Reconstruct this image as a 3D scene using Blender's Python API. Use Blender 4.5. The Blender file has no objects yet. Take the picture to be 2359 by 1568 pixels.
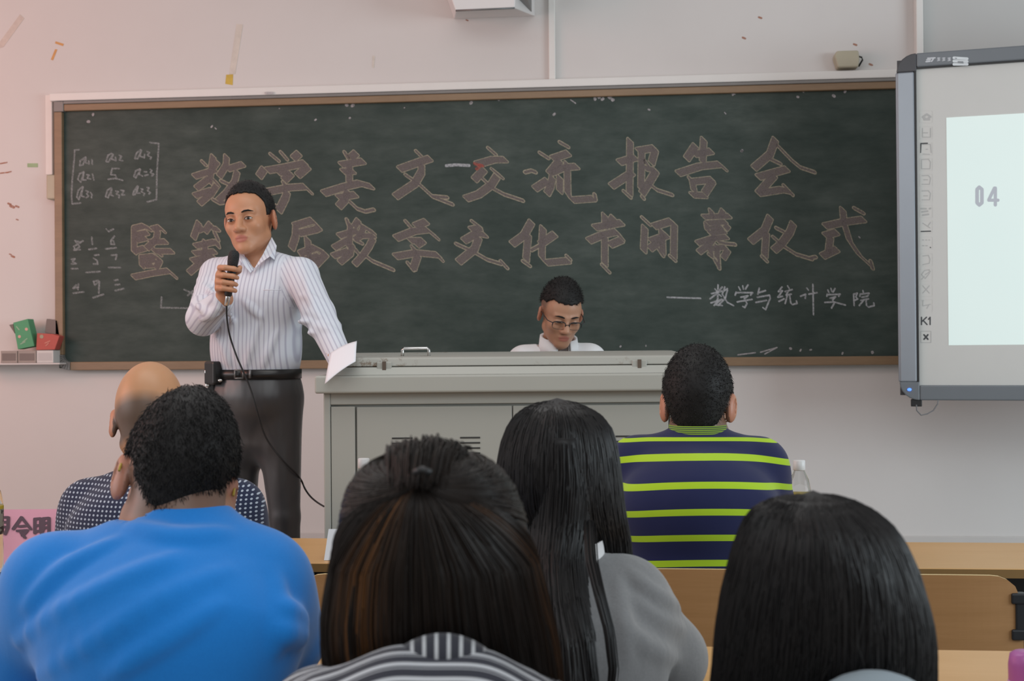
import bpy, math, random
import numpy as np
from mathutils import Matrix, Vector

random.seed(7)
RNG = np.random.default_rng(11)
SC = bpy.context.scene
COL = SC.collection
PI = math.pi

# ------------------------------------------------------------------ camera
W, H, F = 2359, 1568, 3000.0
CAM = Vector((0.0, 0.0, 1.32))
YAW, PITCH, ROLL = math.atan(3000 / 30080), math.atan(21 / 3000), -0.008
RC = Matrix.Rotation(YAW, 3, 'Z') @ Matrix.Rotation(PI / 2 + PITCH, 3, 'X') @ Matrix.Rotation(ROLL, 3, 'Z')
cd = bpy.data.cameras.new('camera')
cam = bpy.data.objects.new('camera', cd)
COL.objects.link(cam)
cam.matrix_world = Matrix.Translation(CAM) @ RC.to_4x4()
cd.sensor_width = 23.5
cd.lens = F / W * 23.5
cd.clip_start = 0.05
cd.dof.use_dof = True
cd.dof.focus_distance = 3.45
cd.dof.aperture_fstop = 5.0
SC.camera = cam

# ------------------------------------------------------------------ light and exposure
SC.view_settings.view_transform = 'Standard'
SC.view_settings.look = 'None'
SC.view_settings.exposure = -0.08
SC.view_settings.gamma = 1.0
SC.view_settings.use_curve_mapping = False
wd = bpy.data.worlds.new('room_daylight')
SC.world = wd
wd.use_nodes = True
wd.node_tree.nodes['Background'].inputs['Color'].default_value = (0.97, 0.97, 0.98, 1)
wd.node_tree.nodes['Background'].inputs['Strength'].default_value = 0.45

def area(name, loc, target, sx, sy, power, color):
    l = bpy.data.lights.new(name, 'AREA')
    l.shape = 'RECTANGLE'
    l.size, l.size_y, l.energy, l.color = sx, sy, power, color
    o = bpy.data.objects.new(name, l)
    COL.objects.link(o)
    o.location = loc
    o.rotation_euler = (Vector(target) - Vector(loc)).to_track_quat('-Z', 'Y').to_euler()
    return o

area('window_daylight', (-4.4, 2.2, 2.0), (-0.9, 4.4, 1.3), 3.0, 1.9, 48, (1.0, 0.98, 1.0))
area('warm_wall_fill', (-4.8, 3.6, 2.7), (-2.0, 6.1, 2.0), 2.0, 1.6, 42, (1.0, 0.24, 0.11))  # added warm fill, not a window: tints the wall beside the board pink
area('cool_side_fill', (4.6, 2.4, 1.9), (1.2, 6.1, 0.9), 2.6, 1.6, 125, (0.80, 0.93, 1.0))  # added cool fill, no window known there: lifts the wall's dimmer end
area('ceiling_lamp_light', (-0.9, 3.0, 3.3), (-0.9, 3.2, 0), 2.6, 1.2, 26, (1.0, 0.98, 0.95))
area('ceiling_lamp_light_rear', (0.0, -0.5, 3.2), (-0.2, 2.0, 0.6), 2.6, 1.2, 34, (0.95, 0.98, 1.0))

# ------------------------------------------------------------------ picture <-> place
def ray(px, py):
    return RC @ Vector(((px - W / 2) / F, -(py - H / 2) / F, -1.0))

def U(px, py, Z):
    """point at depth Z seen at pixel"""
    return CAM + ray(px, py) * Z

def on_y(px, py, Y):
    d = ray(px, py)
    return CAM + d * ((Y - CAM.y) / d.y)

def on_plane(px, py, P, n):
    d = ray(px, py)
    return CAM + d * ((P - CAM).dot(n) / d.dot(n))

def on_z(px, py, z):
    d = ray(px, py)
    return CAM + d * ((z - CAM.z) / d.z)

CR = Vector((math.cos(YAW), math.sin(YAW), 0))        # level, across the view
CF = Vector((-math.sin(YAW), math.cos(YAW), 0))       # level, along the view

# ------------------------------------------------------------------ objects
def link(o, parent=None):
    COL.objects.link(o)
    if parent is not None:
        o.parent = parent
        o.matrix_parent_inverse = WM[parent.name].inverted()
    return o

WM = {}

def thing(name, label, cat, loc=(0, 0, 0), group=None):
    o = bpy.data.objects.new(name, None)
    o.empty_display_size = 0.05
    o.location = loc
    COL.objects.link(o)
    WM[o.name] = Matrix.Translation(Vector(loc))
    tag(o, label, cat, group)
    return o

def tag(o, label, cat, group=None):
    o['label'] = label
    o['category'] = cat
    if group:
        o['group'] = group
    return o

def from_arrays(name, verts, faces, mats, parent=None, smooth=False, mi=None, attrs=None):
    me = bpy.data.meshes.new(name)
    me.from_pydata([tuple(map(float, v)) for v in verts] if not isinstance(verts, np.ndarray) else verts.tolist(), [],
                   faces.tolist() if isinstance(faces, np.ndarray) else faces)
    for m in (mats if isinstance(mats, (list, tuple)) else [mats]):
        me.materials.append(m)
    n = len(me.polygons)
    if smooth:
        me.polygons.foreach_set('use_smooth', np.ones(n, dtype=bool))
    if mi is not None:
        me.polygons.foreach_set('material_index', np.asarray(mi, dtype=np.int32))
    for k, a in (attrs or {}).items():
        a = np.asarray(a, dtype=np.float32)
        if a.ndim == 1:
            at = me.attributes.new(k, 'FLOAT', 'POINT')
            at.data.foreach_set('value', a)
        else:
            at = me.attributes.new(k, 'FLOAT_VECTOR', 'POINT')
            at.data.foreach_set('vector', a.ravel())
    me.update()
    o = bpy.data.objects.new(name, me)
    link(o, parent)
    WM[o.name] = Matrix.Identity(4)
    return o

def hull2(pts):
    pts = sorted(set((round(x, 4), round(y, 4)) for x, y in pts))
    def half(ps):
        h = []
        for p in ps:
            while len(h) > 1 and (h[-1][0] - h[-2][0]) * (p[1] - h[-2][1]) - (h[-1][1] - h[-2][1]) * (p[0] - h[-2][0]) <= 0:
                h.pop()
            h.append(p)
        return h[:-1]
    return half(pts) + half(pts[::-1])

class MB:
    """collects shapes into one mesh"""
    def __init__(self):
        self.v, self.f, self.m, self.s = [], [], [], []
        self.M = Matrix.Identity(4)
    def add(self, verts, faces, mi=0, sm=False):
        b = len(self.v)
        self.v += [self.M @ Vector(p) for p in verts]
        self.f += [[i + b for i in f] for f in faces]
        self.m += [mi] * len(faces)
        self.s += [sm] * len(faces)
        return self
    def box(self, x0, x1, y0, y1, z0, z1, mi=0):
        v = [(x, y, z) for z in (z0, z1) for y in (y0, y1) for x in (x0, x1)]
        return self.add(v, [[0, 2, 3, 1], [4, 5, 7, 6], [0, 1, 5, 4], [2, 6, 7, 3], [1, 3, 7, 5], [0, 4, 6, 2]], mi)
    def prism(self, poly, y0, y1, mi=0):
        """polygon in x,z drawn out along y"""
        n = len(poly)
        v = [(p[0], y0, p[1]) for p in poly] + [(p[0], y1, p[1]) for p in poly]
        return self.add(v, [list(range(n)), list(range(2 * n - 1, n - 1, -1))] + [[i, i + n, (i + 1) % n + n, (i + 1) % n] for i in range(n)], mi)
    def prism_x(self, poly, x0, x1, mi=0):
        """polygon in y,z drawn out along x"""
        n = len(poly)
        v = [(x0, p[0], p[1]) for p in poly] + [(x1, p[0], p[1]) for p in poly]
        return self.add(v, [list(range(n)), list(range(2 * n - 1, n - 1, -1))] + [[i, i + n, (i + 1) % n + n, (i + 1) % n] for i in range(n)], mi)
    def tube(self, pts, r, n=8, mi=0, cap=True):
        pts = [Vector(p) for p in pts]
        rs = r if isinstance(r, (list, tuple)) else [r] * len(pts)
        v, f = [], []
        up = Vector((0.31, 0.22, 0.93))
        for i, p in enumerate(pts):
            t = (pts[min(i + 1, len(pts) - 1)] - pts[max(i - 1, 0)]).normalized()
            a = t.cross(up)
            if a.length < 1e-3:
                a = t.cross(Vector((1, 0, 0)))
            a.normalize()
            b = t.cross(a)
            for k in range(n):
                q = 2 * PI * k / n
                v.append(p + (a * math.cos(q) + b * math.sin(q)) * rs[i])
        for i in range(len(pts) - 1):
            for k in range(n):
                f.append([i * n + k, i * n + (k + 1) % n, (i + 1) * n + (k + 1) % n, (i + 1) * n + k])
        if cap:
            f.append(list(range(n))[::-1])
            f.append(list(range((len(pts) - 1) * n, len(pts) * n)))
        return self.add(v, f, mi, True)
    def lathe(self, prof, c=(0, 0, 0), n=24, mi=0, M=None):
        c = Vector(c)
        v, f = [], []
        for r, z in prof:
            for k in range(n):
                q = 2 * PI * k / n
                p = Vector((r * math.cos(q), r * math.sin(q), z))
                v.append((M @ p if M else p) + c)
        for i in range(len(prof) - 1):
            for k in range(n):
                f.append([i * n + k, i * n + (k + 1) % n, (i + 1) * n + (k + 1) % n, (i + 1) * n + k])
        f.append(list(range(n))[::-1])
        f.append(list(range((len(prof) - 1) * n, len(prof) * n)))
        return self.add(v, f, mi, True)
    def ellipsoid(self, c, r, R=None, mi=0, nu=16, nv=10):
        c = Vector(c)
        v, f = [], []
        for j in range(nv + 1):
            a = PI * j / nv
            for k in range(nu):
                b = 2 * PI * k / nu
                p = Vector((r[0] * math.sin(a) * math.cos(b), r[1] * math.sin(a) * math.sin(b), r[2] * math.cos(a)))
                v.append((R @ p if R else p) + c)
        for j in range(nv):
            for k in range(nu):
                f.append([j * nu + k, (j + 1) * nu + k, (j + 1) * nu + (k + 1) % nu, j * nu + (k + 1) % nu])
        return self.add(v, f, mi, True)
    def strokes(self, polys, to3, r, nib=(0, 0), mi=0, lift=Vector((0, 0, 0)), ring=10):
        """flat pen strokes: polys of picture points, laid on a surface by to3"""
        j = 0
        for pl in polys:
            segs = list(zip(pl[:-1], pl[1:])) or [(pl[0], pl[0])]
            for a, b in segs:
                pts = []
                for p in (a, b):
                    for sg in (-1, 1):
                        for k in range(ring):
                            q = 2 * PI * k / ring
                            pts.append((p[0] + sg * nib[0] + r * math.cos(q), p[1] + sg * nib[1] + r * math.sin(q)))
                h = hull2(pts)
                j += 1
                self.add([to3(x, y) + lift * (1 + 0.004 * (j % 60)) for x, y in h], [list(range(len(h)))[::-1]], mi)
        return self
    def build(self, name, mats, parent=None, bevel=0, seg=2, attrs=None):
        o = from_arrays(name, self.v, self.f, mats, parent, mi=self.m, attrs=attrs)
        o.data.polygons.foreach_set('use_smooth', np.array(self.s, dtype=bool))
        if bevel:
            b = o.modifiers.new('edge', 'BEVEL')
            b.width, b.segments, b.limit_method, b.angle_limit = bevel, seg, 'ANGLE', 0.6
            b.harden_normals = False
        return o

# ------------------------------------------------------------------ materials
def S(r, g, b):
    """display colour 0-255 to linear"""
    return tuple((c / 255 / 12.92) if c / 255 < 0.04045 else ((c / 255 + 0.055) / 1.055) ** 2.4 for c in (r, g, b)) + (1.0,)

class NT:
    def __init__(self, name):
        self.m = bpy.data.materials.new(name)
        self.m.use_nodes = True
        self.t = self.m.node_tree
        self.b = self.t.nodes['Principled BSDF']
    def n(self, typ, **kw):
        nd = self.t.nodes.new(typ)
        for k, v in kw.items():
            setattr(nd, k, v)
        return nd
    def set(self, sock, v):
        if hasattr(v, 'is_output') or isinstance(v, bpy.types.NodeSocket):
            self.t.links.new(v, sock)
        else:
            sock.default_value = v
    def math(self, op, a, b=0.0, c=0.0):
        nd = self.n('ShaderNodeMath', operation=op)
        for i, v in enumerate((a, b, c)):
            self.set(nd.inputs[i], v)
        return nd.outputs[0]
    def mix(self, fac, a, b):
        nd = self.n('ShaderNodeMix', data_type='RGBA')
        self.set(nd.inputs[0], fac)
        self.set(nd.inputs[6], a)
        self.set(nd.inputs[7], b)
        return nd.outputs[2]
    def ramp(self, v, lo, hi, a=0.0, b=1.0):
        nd = self.n('ShaderNodeMapRange')
        for i, x in enumerate((v, lo, hi, a, b)):
            self.set(nd.inputs[i], x)
        return nd.outputs[0]
    def coords(self, kind='Object', scale=(1, 1, 1)):
        tc = self.n('ShaderNodeTexCoord')
        mp = self.n('ShaderNodeMapping')
        mp.inputs['Scale'].default_value = scale
        self.t.links.new(tc.outputs[kind], mp.inputs[0])
        return mp.outputs[0]
    def noise(self, vec, scale, detail=3, rough=0.5):
        nd = self.n('ShaderNodeTexNoise')
        nd.inputs['Scale'].default_value = scale
        nd.inputs['Detail'].default_value = detail
        nd.inputs['Roughness'].default_value = rough
        self.t.links.new(vec, nd.inputs['Vector'])
        return nd.outputs['Fac']
    def attr(self, name):
        nd = self.n('ShaderNodeAttribute', attribute_name=name)
        return nd
    def bump(self, h, strength=0.3, dist=0.002):
        nd = self.n('ShaderNodeBump')
        nd.inputs['Strength'].default_value = strength
        nd.inputs['Distance'].default_value = dist
        self.t.links.new(h, nd.inputs['Height'])
        self.t.links.new(nd.outputs[0], self.b.inputs['Normal'])
    def base(self, c, rough=0.6, metal=0.0, spec=0.5):
        self.set(self.b.inputs['Base Color'], c)
        self.set(self.b.inputs['Roughness'], rough)
        self.b.inputs['Metallic'].default_value = metal
        self.b.inputs['Specular IOR Level'].default_value = spec
        return self

def plain(name, c, rough=0.6, metal=0.0, spec=0.5, var=0.12, scale=12, bump=0.0, stretch=(1, 1, 1)):
    t = NT(name)
    co = t.coords('Object', stretch)
    f = t.noise(co, scale)
    d = tuple(x * (1 - var) for x in c[:3]) + (1,)
    l = tuple(min(1, x * (1 + var)) for x in c[:3]) + (1,)
    t.base(t.mix(f, d, l), rough, metal, spec)
    if bump:
        t.bump(f, bump)
    return t.m
# ------------------------------------------------------------------ smooth bodies from blended round shapes
def axis(lo, hi, fine, h_f, h_c):
    """grid line positions: step h_f inside the fine spans, h_c elsewhere"""
    out, x = [lo], lo
    while x < hi:
        near = any(a - h_c <= x <= b for a, b in fine)
        x += h_f if near else h_c
        out.append(x)
    return np.array(out, dtype=np.float32)

class Field:
    def __init__(self, xs, ys, zs):
        self.ax = (xs, ys, zs)
        self.a = np.full((len(xs), len(ys), len(zs)), 9.0, dtype=np.float32)
        self.Mi = np.eye(4)
        self.M = np.eye(4)
        self.sc = 1.0
    def frame(self, M=None, sc=1.0):
        self.M = np.array(M, dtype=float) if M is not None else np.eye(4)
        self.Mi = np.linalg.inv(self.M)
        self.sc = sc
        return self
    def block(self, lo, hi, pad):
        cs = np.array([[x, y, z, 1] for x in (lo[0], hi[0]) for y in (lo[1], hi[1]) for z in (lo[2], hi[2])])
        w = (cs @ self.M.T)[:, :3]
        sl = []
        for i in range(3):
            a = np.searchsorted(self.ax[i], w[:, i].min() - pad)
            b = np.searchsorted(self.ax[i], w[:, i].max() + pad)
            sl.append(slice(max(a - 1, 0), min(b + 1, len(self.ax[i]))))
        g = np.meshgrid(*[self.ax[i][sl[i]] for i in range(3)], indexing='ij')
        P = np.stack(g, -1).astype(np.float32)
        L = P @ self.Mi[:3, :3].T.astype(np.float32) + self.Mi[:3, 3].astype(np.float32)
        return tuple(sl), L
    def put(self, sl, d, k, op):
        a = self.a[sl]
        d = (d * self.sc).astype(np.float32)
        if op == 'sub':
            d = -d
            if k > 0:
                h = np.maximum(k - np.abs(a - d), 0) / k
                self.a[sl] = np.maximum(a, d) + h * h * k * 0.25
            else:
                self.a[sl] = np.maximum(a, d)
        else:
            if k > 0:
                h = np.maximum(k - np.abs(a - d), 0) / k
                self.a[sl] = np.minimum(a, d) - h * h * k * 0.25
            else:
                self.a[sl] = np.minimum(a, d)
    def ell(self, c, r, k=0.012, op='add', R=None):
        c, r = np.array(c, float), np.array(r, float)
        m = r.max()
        sl, L = self.block(c - m, c + m, k + 0.03)
        p = L - c.astype(np.float32)
        if R is not None:
            p = p @ np.array(R, dtype=np.float32)
        k0 = np.sqrt(((p / r) ** 2).sum(-1)) + 1e-9
        k1 = np.sqrt(((p / (r * r)) ** 2).sum(-1)) + 1e-9
        self.put(sl, k0 * (k0 - 1) / k1, k, op)
        return self
    def cone(self, a, ra, b, rb, k=0.012, op='add'):
        a, b = np.array(a, float), np.array(b, float)
        m = max(ra, rb)
        sl, L = self.block(np.minimum(a, b) - m, np.maximum(a, b) + m, k + 0.03)
        ab = b - a
        t = np.clip(((L - a) @ ab) / max(ab @ ab, 1e-9), 0, 1)
        q = L - a - t[..., None] * ab
        self.put(sl, np.sqrt((q * q).sum(-1)) - (ra + (rb - ra) * t), k, op)
        return self
    def chain(self, pts, rs, k=0.008, op='add'):
        for i in range(len(pts) - 1):
            self.cone(pts[i], rs[i], pts[i + 1], rs[i + 1], k, op)
        return self
    def econe(self, a, rxa, rya, b, rxb, ryb, right, fwd, k=0.03, op='add', p=2.0):
        a, b = np.array(a, float), np.array(b, float)
        right, fwd = np.array(right, float), np.array(fwd, float)
        m = max(rxa, rya, rxb, ryb)
        sl, L = self.block(np.minimum(a, b) - m, np.maximum(a, b) + m, k + 0.03)
        ab = b - a
        t = np.clip(((L - a) @ ab) / max(ab @ ab, 1e-9), 0, 1)
        q = L - a - t[..., None] * ab
        rx, ry = rxa + (rxb - rxa) * t, rya + (ryb - rya) * t
        x, y = q @ right, q @ fwd
        rest = q - x[..., None] * right - y[..., None] * fwd
        z = np.sqrt((rest * rest).sum(-1))
        mn = np.minimum(rx, ry)
        e = (np.abs(x / rx) ** p + np.abs(y / ry) ** p + (z / mn) ** p) ** (1 / p)
        self.put(sl, (e - 1) * mn * 0.9, k, op)
        return self
    def fn(self, f, lo, hi, k=0.0, op='sub'):
        sl, L = self.block(np.array(lo, float), np.array(hi, float), 0.0)
        self.put(sl, f(L), k, op)
        return self
    def hit(self, px, py, z0=1.2, z1=3.0):
        """first surface point seen at a pixel"""
        for zz in np.arange(z0, z1, .004):
            p = U(px, py, zz)
            ix = [int(np.clip(np.searchsorted(self.ax[i], p[i]), 0, len(self.ax[i]) - 1)) for i in range(3)]
            if self.a[ix[0], ix[1], ix[2]] < 0:
                return p
        return None
    def fold(self, pts, r=.012, inset=.5, k=.02, z0=1.2, z1=3.0):
        """a soft cloth ridge laid along the surface"""
        t = np.linspace(0, len(pts) - 1, 12)
        q = [self.hit(float(np.interp(k, range(len(pts)), [p[0] for p in pts])), float(np.interp(k, range(len(pts)), [p[1] for p in pts])), z0, z1) for k in t]
        q = np.array([np.array(p + CF * r * inset) for p in q if p is not None])
        if len(q) > 2:
            for _ in range(4):
                q[1:-1] = .5 * q[1:-1] + .25 * (q[:-2] + q[2:])
        if len(q) > 1:
            n = len(q)
            self.chain(q, [r * (.05 + .95 * math.sin(PI * (i + .1) / n)) for i in range(n)], k)
    def mesh(self, smooth=2):
        a, (xs, ys, zs) = self.a, self.ax
        s = a < 0
        c = np.zeros(tuple(n - 1 for n in a.shape), dtype=np.int8)
        for i in (0, 1):
            for j in (0, 1):
                for l in (0, 1):
                    c += s[i:a.shape[0] - 1 + i, j:a.shape[1] - 1 + j, l:a.shape[2] - 1 + l]
        I = np.argwhere((c > 0) & (c < 8))
        idx = np.full(c.shape, -1, dtype=np.int64)
        idx[tuple(I.T)] = np.arange(len(I))
        corner = [(i, j, l) for i in (0, 1) for j in (0, 1) for l in (0, 1)]
        V = {o: a[I[:, 0] + o[0], I[:, 1] + o[1], I[:, 2] + o[2]] for o in corner}
        P = {o: np.stack([xs[I[:, 0] + o[0]], ys[I[:, 1] + o[1]], zs[I[:, 2] + o[2]]], -1) for o in corner}
        acc, cnt = np.zeros((len(I), 3)), np.zeros(len(I))
        for o in corner:
            for d in range(3):
                if o[d] == 0:
                    q = tuple(o[i] + (i == d) for i in range(3))
                    x = (V[o] < 0) != (V[q] < 0)
                    t = np.where(x, V[o] / np.where(x, V[o] - V[q], 1), 0)[:, None]
                    acc += np.where(x[:, None], P[o] + t * (P[q] - P[o]), 0)
                    cnt += x
        v = acc / np.maximum(cnt, 1)[:, None]
        quads = []
        for d in range(3):
            sl0 = [slice(None)] * 3
            sl1 = [slice(None)] * 3
            sl0[d], sl1[d] = slice(0, -1), slice(1, None)
            e = np.argwhere(s[tuple(sl0)] != s[tuple(sl1)])
            b, g = (d + 1) % 3, (d + 2) % 3
            ok = (e[:, b] > 0) & (e[:, g] > 0) & (e[:, b] < a.shape[b] - 1) & (e[:, g] < a.shape[g] - 1)
            e = e[ok]
            ob, og = np.eye(3, dtype=int)[b], np.eye(3, dtype=int)[g]
            q = np.stack([idx[tuple((e - ob - og).T)], idx[tuple((e - og).T)], idx[tuple(e.T)], idx[tuple((e - ob).T)]], -1)
            fl = ~s[tuple(e.T)]
            q[fl] = q[fl][:, ::-1]
            quads.append(q)
        q = np.concatenate(quads)
        q = q[(q >= 0).all(1)]
        for _ in range(smooth):
            acc, cnt = np.zeros_like(v), np.zeros(len(v))
            for i in range(4):
                x, y = q[:, i], q[:, (i + 1) % 4]
                np.add.at(acc, x, v[y])
                np.add.at(cnt, x, 1)
            v = 0.5 * v + 0.5 * acc / np.maximum(cnt, 1)[:, None]
        return v, q

def grid_for(lo, hi, fine, hf=0.003, hc=0.009):
    """fine: list of (centre, half size) boxes"""
    return Field(*[axis(lo[i], hi[i], [(c[i] - h, c[i] + h) for c, h in fine], hf, hc) for i in range(3)])

# ---- a head, eye level at z = 0, face towards +y
def head_M(c, turn, down=0.0, tilt=0.0, sc=1.0):
    """turn: heading in degrees, 0 looks along +y, positive to -x"""
    return Matrix.Translation(Vector(c)) @ Matrix.Rotation(math.radians(turn), 4, 'Z') @ Matrix.Rotation(math.radians(-down), 4, 'X') @ Matrix.Rotation(math.radians(tilt), 4, 'Y') @ Matrix.Scale(sc, 4)

def add_head(f, M, sc=1.0, neck_to=None, neck_r=0.056, face=True, ear=1.0, cran=(0.076, 0.098, 0.088)):
    f.frame(M, sc)
    f.ell((0, -.015, .03), cran, .01)
    f.ell((0, .045, .032), (.062, .042, .058), .02)
    f.ell((0, .030, -.040), (.062, .060, .078), .02)
    for s in (-1, 1):
        f.cone((s * .047, .0, -.058), .019, (s * .015, .070, -.096), .016, .02)
    if face:
        f.ell((0, .076, -.100), (.019, .017, .016), .02)
        f.ell((0, .074, -.062), (.026, .020, .026), .02)
        for s in (-1, 1):
            f.ell((s * .042, .056, -.026), (.022, .026, .022), .02)
            f.cone((s * .010, .086, .017), .009, (s * .040, .074, .019), .010, .012)
            f.ell((s * .031, .100, -.003), (.018, .019, .0105), .012, 'sub')
            f.ell((s * .031, .079, -.003), (.016, .012, .012), .006)
        f.cone((0, .085, .008), .009, (0, .107, -.033), .0138, .012)
        for s in (-1, 1):
            f.ell((s * .0145, .098, -.037), (.0090, .010, .0080), .008)
            f.ell((s * .0065, .106, -.0455), (.0035, .005, .004), .003, 'sub')
        f.ell((0, .0905, -.0625), (.0225, .0068, .0044), .006)
        f.ell((0, .0885, -.0730), (.0185, .0068, .0046), .006)
        f.cone((-.020, .098, -.0675), .0018, (.020, .098, -.0675), .0018, .004, 'sub')
    for s in (-1, 1):
        R = Matrix.Rotation(-s * math.radians(24), 3, 'Z') @ Matrix.Rotation(math.radians(-10), 3, 'X')
        c = (s * (.0815 + .006 * (ear - 1)), -.012, -.010)
        f.ell(c, (.0095 * ear, .0195 * ear, .032 * ear), .006, R=R)
        f.ell((c[0] + s * .0065, c[1] + .003, c[2] + .003), (.005, .011, .019), .004, 'sub', R=R)
    f.frame()
    w = lambda p: np.array(M @ Vector(p))
    if neck_to is not None:
        f.cone(w((0, -.028, -.055)), neck_r, neck_to, neck_r * 1.08, .03)
    return f

def add_hand(f, M, side=1, curl=0.35, sc=1.0):
    """relaxed open hand: wrist at origin, fingers along +y, palm faces -z, thumb on side"""
    f.frame(M, sc)
    f.ell((0, .045, 0), (.040, .048, .014), .012)
    f.cone((0, .0, 0), .026, (0, .03, 0), .028, .02)
    for i, (x, L) in enumerate(((-.030, .066), (-.010, .078), (.011, .072), (.031, .056))):
        x *= -side
        a = np.array([x * .95, .085, 0])
        pts, ang = [a], curl * .4
        for l in (.45, .32, .23):
            ang += curl
            a = a + np.array([x * .12 * l, math.cos(ang) * L * l, -math.sin(ang) * L * l])
            pts.append(a)
        f.chain(pts, [.0095, .0088, .008, .0068], .004)
    f.chain([np.array([side * .026, .022, -.006]), np.array([side * .050, .050, -.014]), np.array([side * .058, .080, -.020])], [.014, .0105, .008], .008)
    f.frame()
    return f

def hair_cap(M, sc, line, thick=0.010, top=0.006, sidek=1.0, cran=(0.076, 0.098, 0.088), side=None, h=0.0032, wave=0.0):
    """short hair over the skull; line: [(y, z)] the lower edge of the hair in head space"""
    c = np.array((M @ Vector((0, -.015, .03))))
    f = Field(*[np.arange(c[i] - .17 * sc, c[i] + .17 * sc, h, dtype=np.float32) for i in range(3)])
    f.frame(M, sc)
    f.ell((0, -.015, .03), tuple(x + thick for x in cran), .01)
    f.ell((0, -.012, .044), (cran[0] * .93 + thick, cran[1] * .92 + thick, cran[2] * .87 + thick + top), .02)
    f.ell((0, .040, .034), (.062 + thick * .6, .044 + thick * .7, .058 + thick), .02)
    f.ell((0, -.035, -.035), (.052 + thick * .5, .060 + thick * .5, .075), .03)
    ys, zs = [p[0] for p in line], [p[1] for p in line]
    def low(L):
        n = .004 * np.sin(L[..., 0] * 420) * np.sin(L[..., 0] * 173 + 1)
        zl = np.interp(L[..., 1], ys, zs)
        if side is not None:
            zl = zl + side(L)
        return (L[..., 2] - zl - n) * .8
    f.fn(low, (-.2, -.2, -.2), (.2, .2, .2), .006, 'sub')
    f.frame()
    return f.mesh(2)

def vnormals(v, q):
    n = np.zeros_like(v)
    fn = np.cross(v[q[:, 2]] - v[q[:, 0]], v[q[:, 3]] - v[q[:, 1]])
    for i in range(4):
        np.add.at(n, q[:, i], fn)
    return n / (np.linalg.norm(n, axis=1, keepdims=True) + 1e-12)

def fuzz(v, q, M, count, length, r=0.0007, flow=(0, 0.3, -0.4), stand=0.6, keep=None, jit=.35):
    """short hairs standing on a cap"""
    n = vnormals(v, q)
    c = np.array(M @ Vector((0, -.01, -.0)))
    out = ((v - c) * n).sum(1) > 0.02
    if keep is not None:
        out &= keep(v)
    ids = np.flatnonzero(out)
    ids = RNG.choice(ids, count)
    fl = np.array(M.to_3x3() @ Vector(flow))
    V, Q, A = [], [], []
    for i in ids:
        p = v[i] + RNG.normal(0, .0016, 3)
        d = n[i] * stand + fl + RNG.normal(0, jit, 3)
        d -= n[i] * min(0, d @ n[i])
        d /= np.linalg.norm(d)
        L = length * RNG.uniform(.6, 1.2)
        s = np.cross(d, RNG.normal(0, 1, 3))
        s /= np.linalg.norm(s)
        t = np.cross(d, s)
        b = len(V)
        for j, (u, w) in enumerate(((0, 1.0), (.55, .85))):
            for k in range(3):
                a = 2 * PI * k / 3
                V.append(p + d * L * u - n[i] * L * .25 * u * u + (s * math.cos(a) + t * math.sin(a)) * r * w)
        V.append(p + d * L - n[i] * L * .25)
        for k in range(3):
            Q.append([b + k, b + (k + 1) % 3, b + 3 + (k + 1) % 3, b + 3 + k])
            Q.append([b + 3 + k, b + 3 + (k + 1) % 3, b + 6])
        A += [RNG.uniform()] * 7
    return np.array(V), Q, A

def join(parts):
    """[(verts, faces, attr)] -> one"""
    V, Q, A, b = [], [], [], 0
    for v, q, a in parts:
        V.append(np.asarray(v))
        Q += [[int(i) + b for i in f] for f in q]
        A.append(np.asarray(a, dtype=float))
        b += len(v)
    return np.concatenate(V), Q, np.concatenate(A)
# ------------------------------------------------------------------ materials of the place
def wall_mat():
    t = NT('painted_plaster')
    co = t.coords('Object')
    f = t.noise(co, 1.6, 5, .6)
    g = t.noise(co, 60, 3)
    c = t.mix(f, (.60, .57, .55, 1), (.67, .645, .625, 1))
    t.base(c, .75, 0, .25)
    t.bump(g, .12, .002)
    return t.m
M_WALL = wall_mat()
M_PANEL = plain('plain_grey_panel', (.50, .495, .48, 1), .7, var=.04, scale=3)
M_TRIM = plain('white_plastic_trunking', (.72, .70, .67, 1), .45, var=.03)
M_FLOOR = plain('floor_tiles', (.30, .28, .26, 1), .4, var=.1, scale=4)
M_SKIRT = plain('skirting_tiles', (.55, .52, .50, 1), .45, var=.05, scale=5)

def board_mat():
    t = NT('green_chalkboard')
    co = t.coords('Object')
    a = t.noise(co, 1.7, 4, .65)
    b = t.noise(t.coords('Object', (1, 1, 3)), 5, 5, .7)
    d = t.math('MULTIPLY', a, b)
    c = t.mix(t.ramp(d, .12, .42), (.024, .040, .034, 1), (.066, .086, .076, 1))
    t.base(c, .62, 0, .3)
    return t.m
M_BOARD = board_mat()

def wood_mat(name, dark, light, stretch=(1, 1, 14), rough=.45, scale=3.0):
    t = NT(name)
    co = t.coords('Object', stretch)
    f = t.noise(co, scale, 6, .6)
    g = t.noise(co, scale * 6, 3, .6)
    h = t.math('ADD', t.math('MULTIPLY', f, .7), t.math('MULTIPLY', g, .3))
    t.base(t.mix(t.ramp(h, .3, .7), dark, light), rough, 0, .4)
    return t.m
M_FRAME = wood_mat('tan_board_frame', (.20, .13, .075, 1), (.27, .18, .105, 1), (1, 1, 6), .4)
M_FRAMEGREY = plain('grey_frame_lip', (.20, .19, .18, 1), .45)

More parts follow.
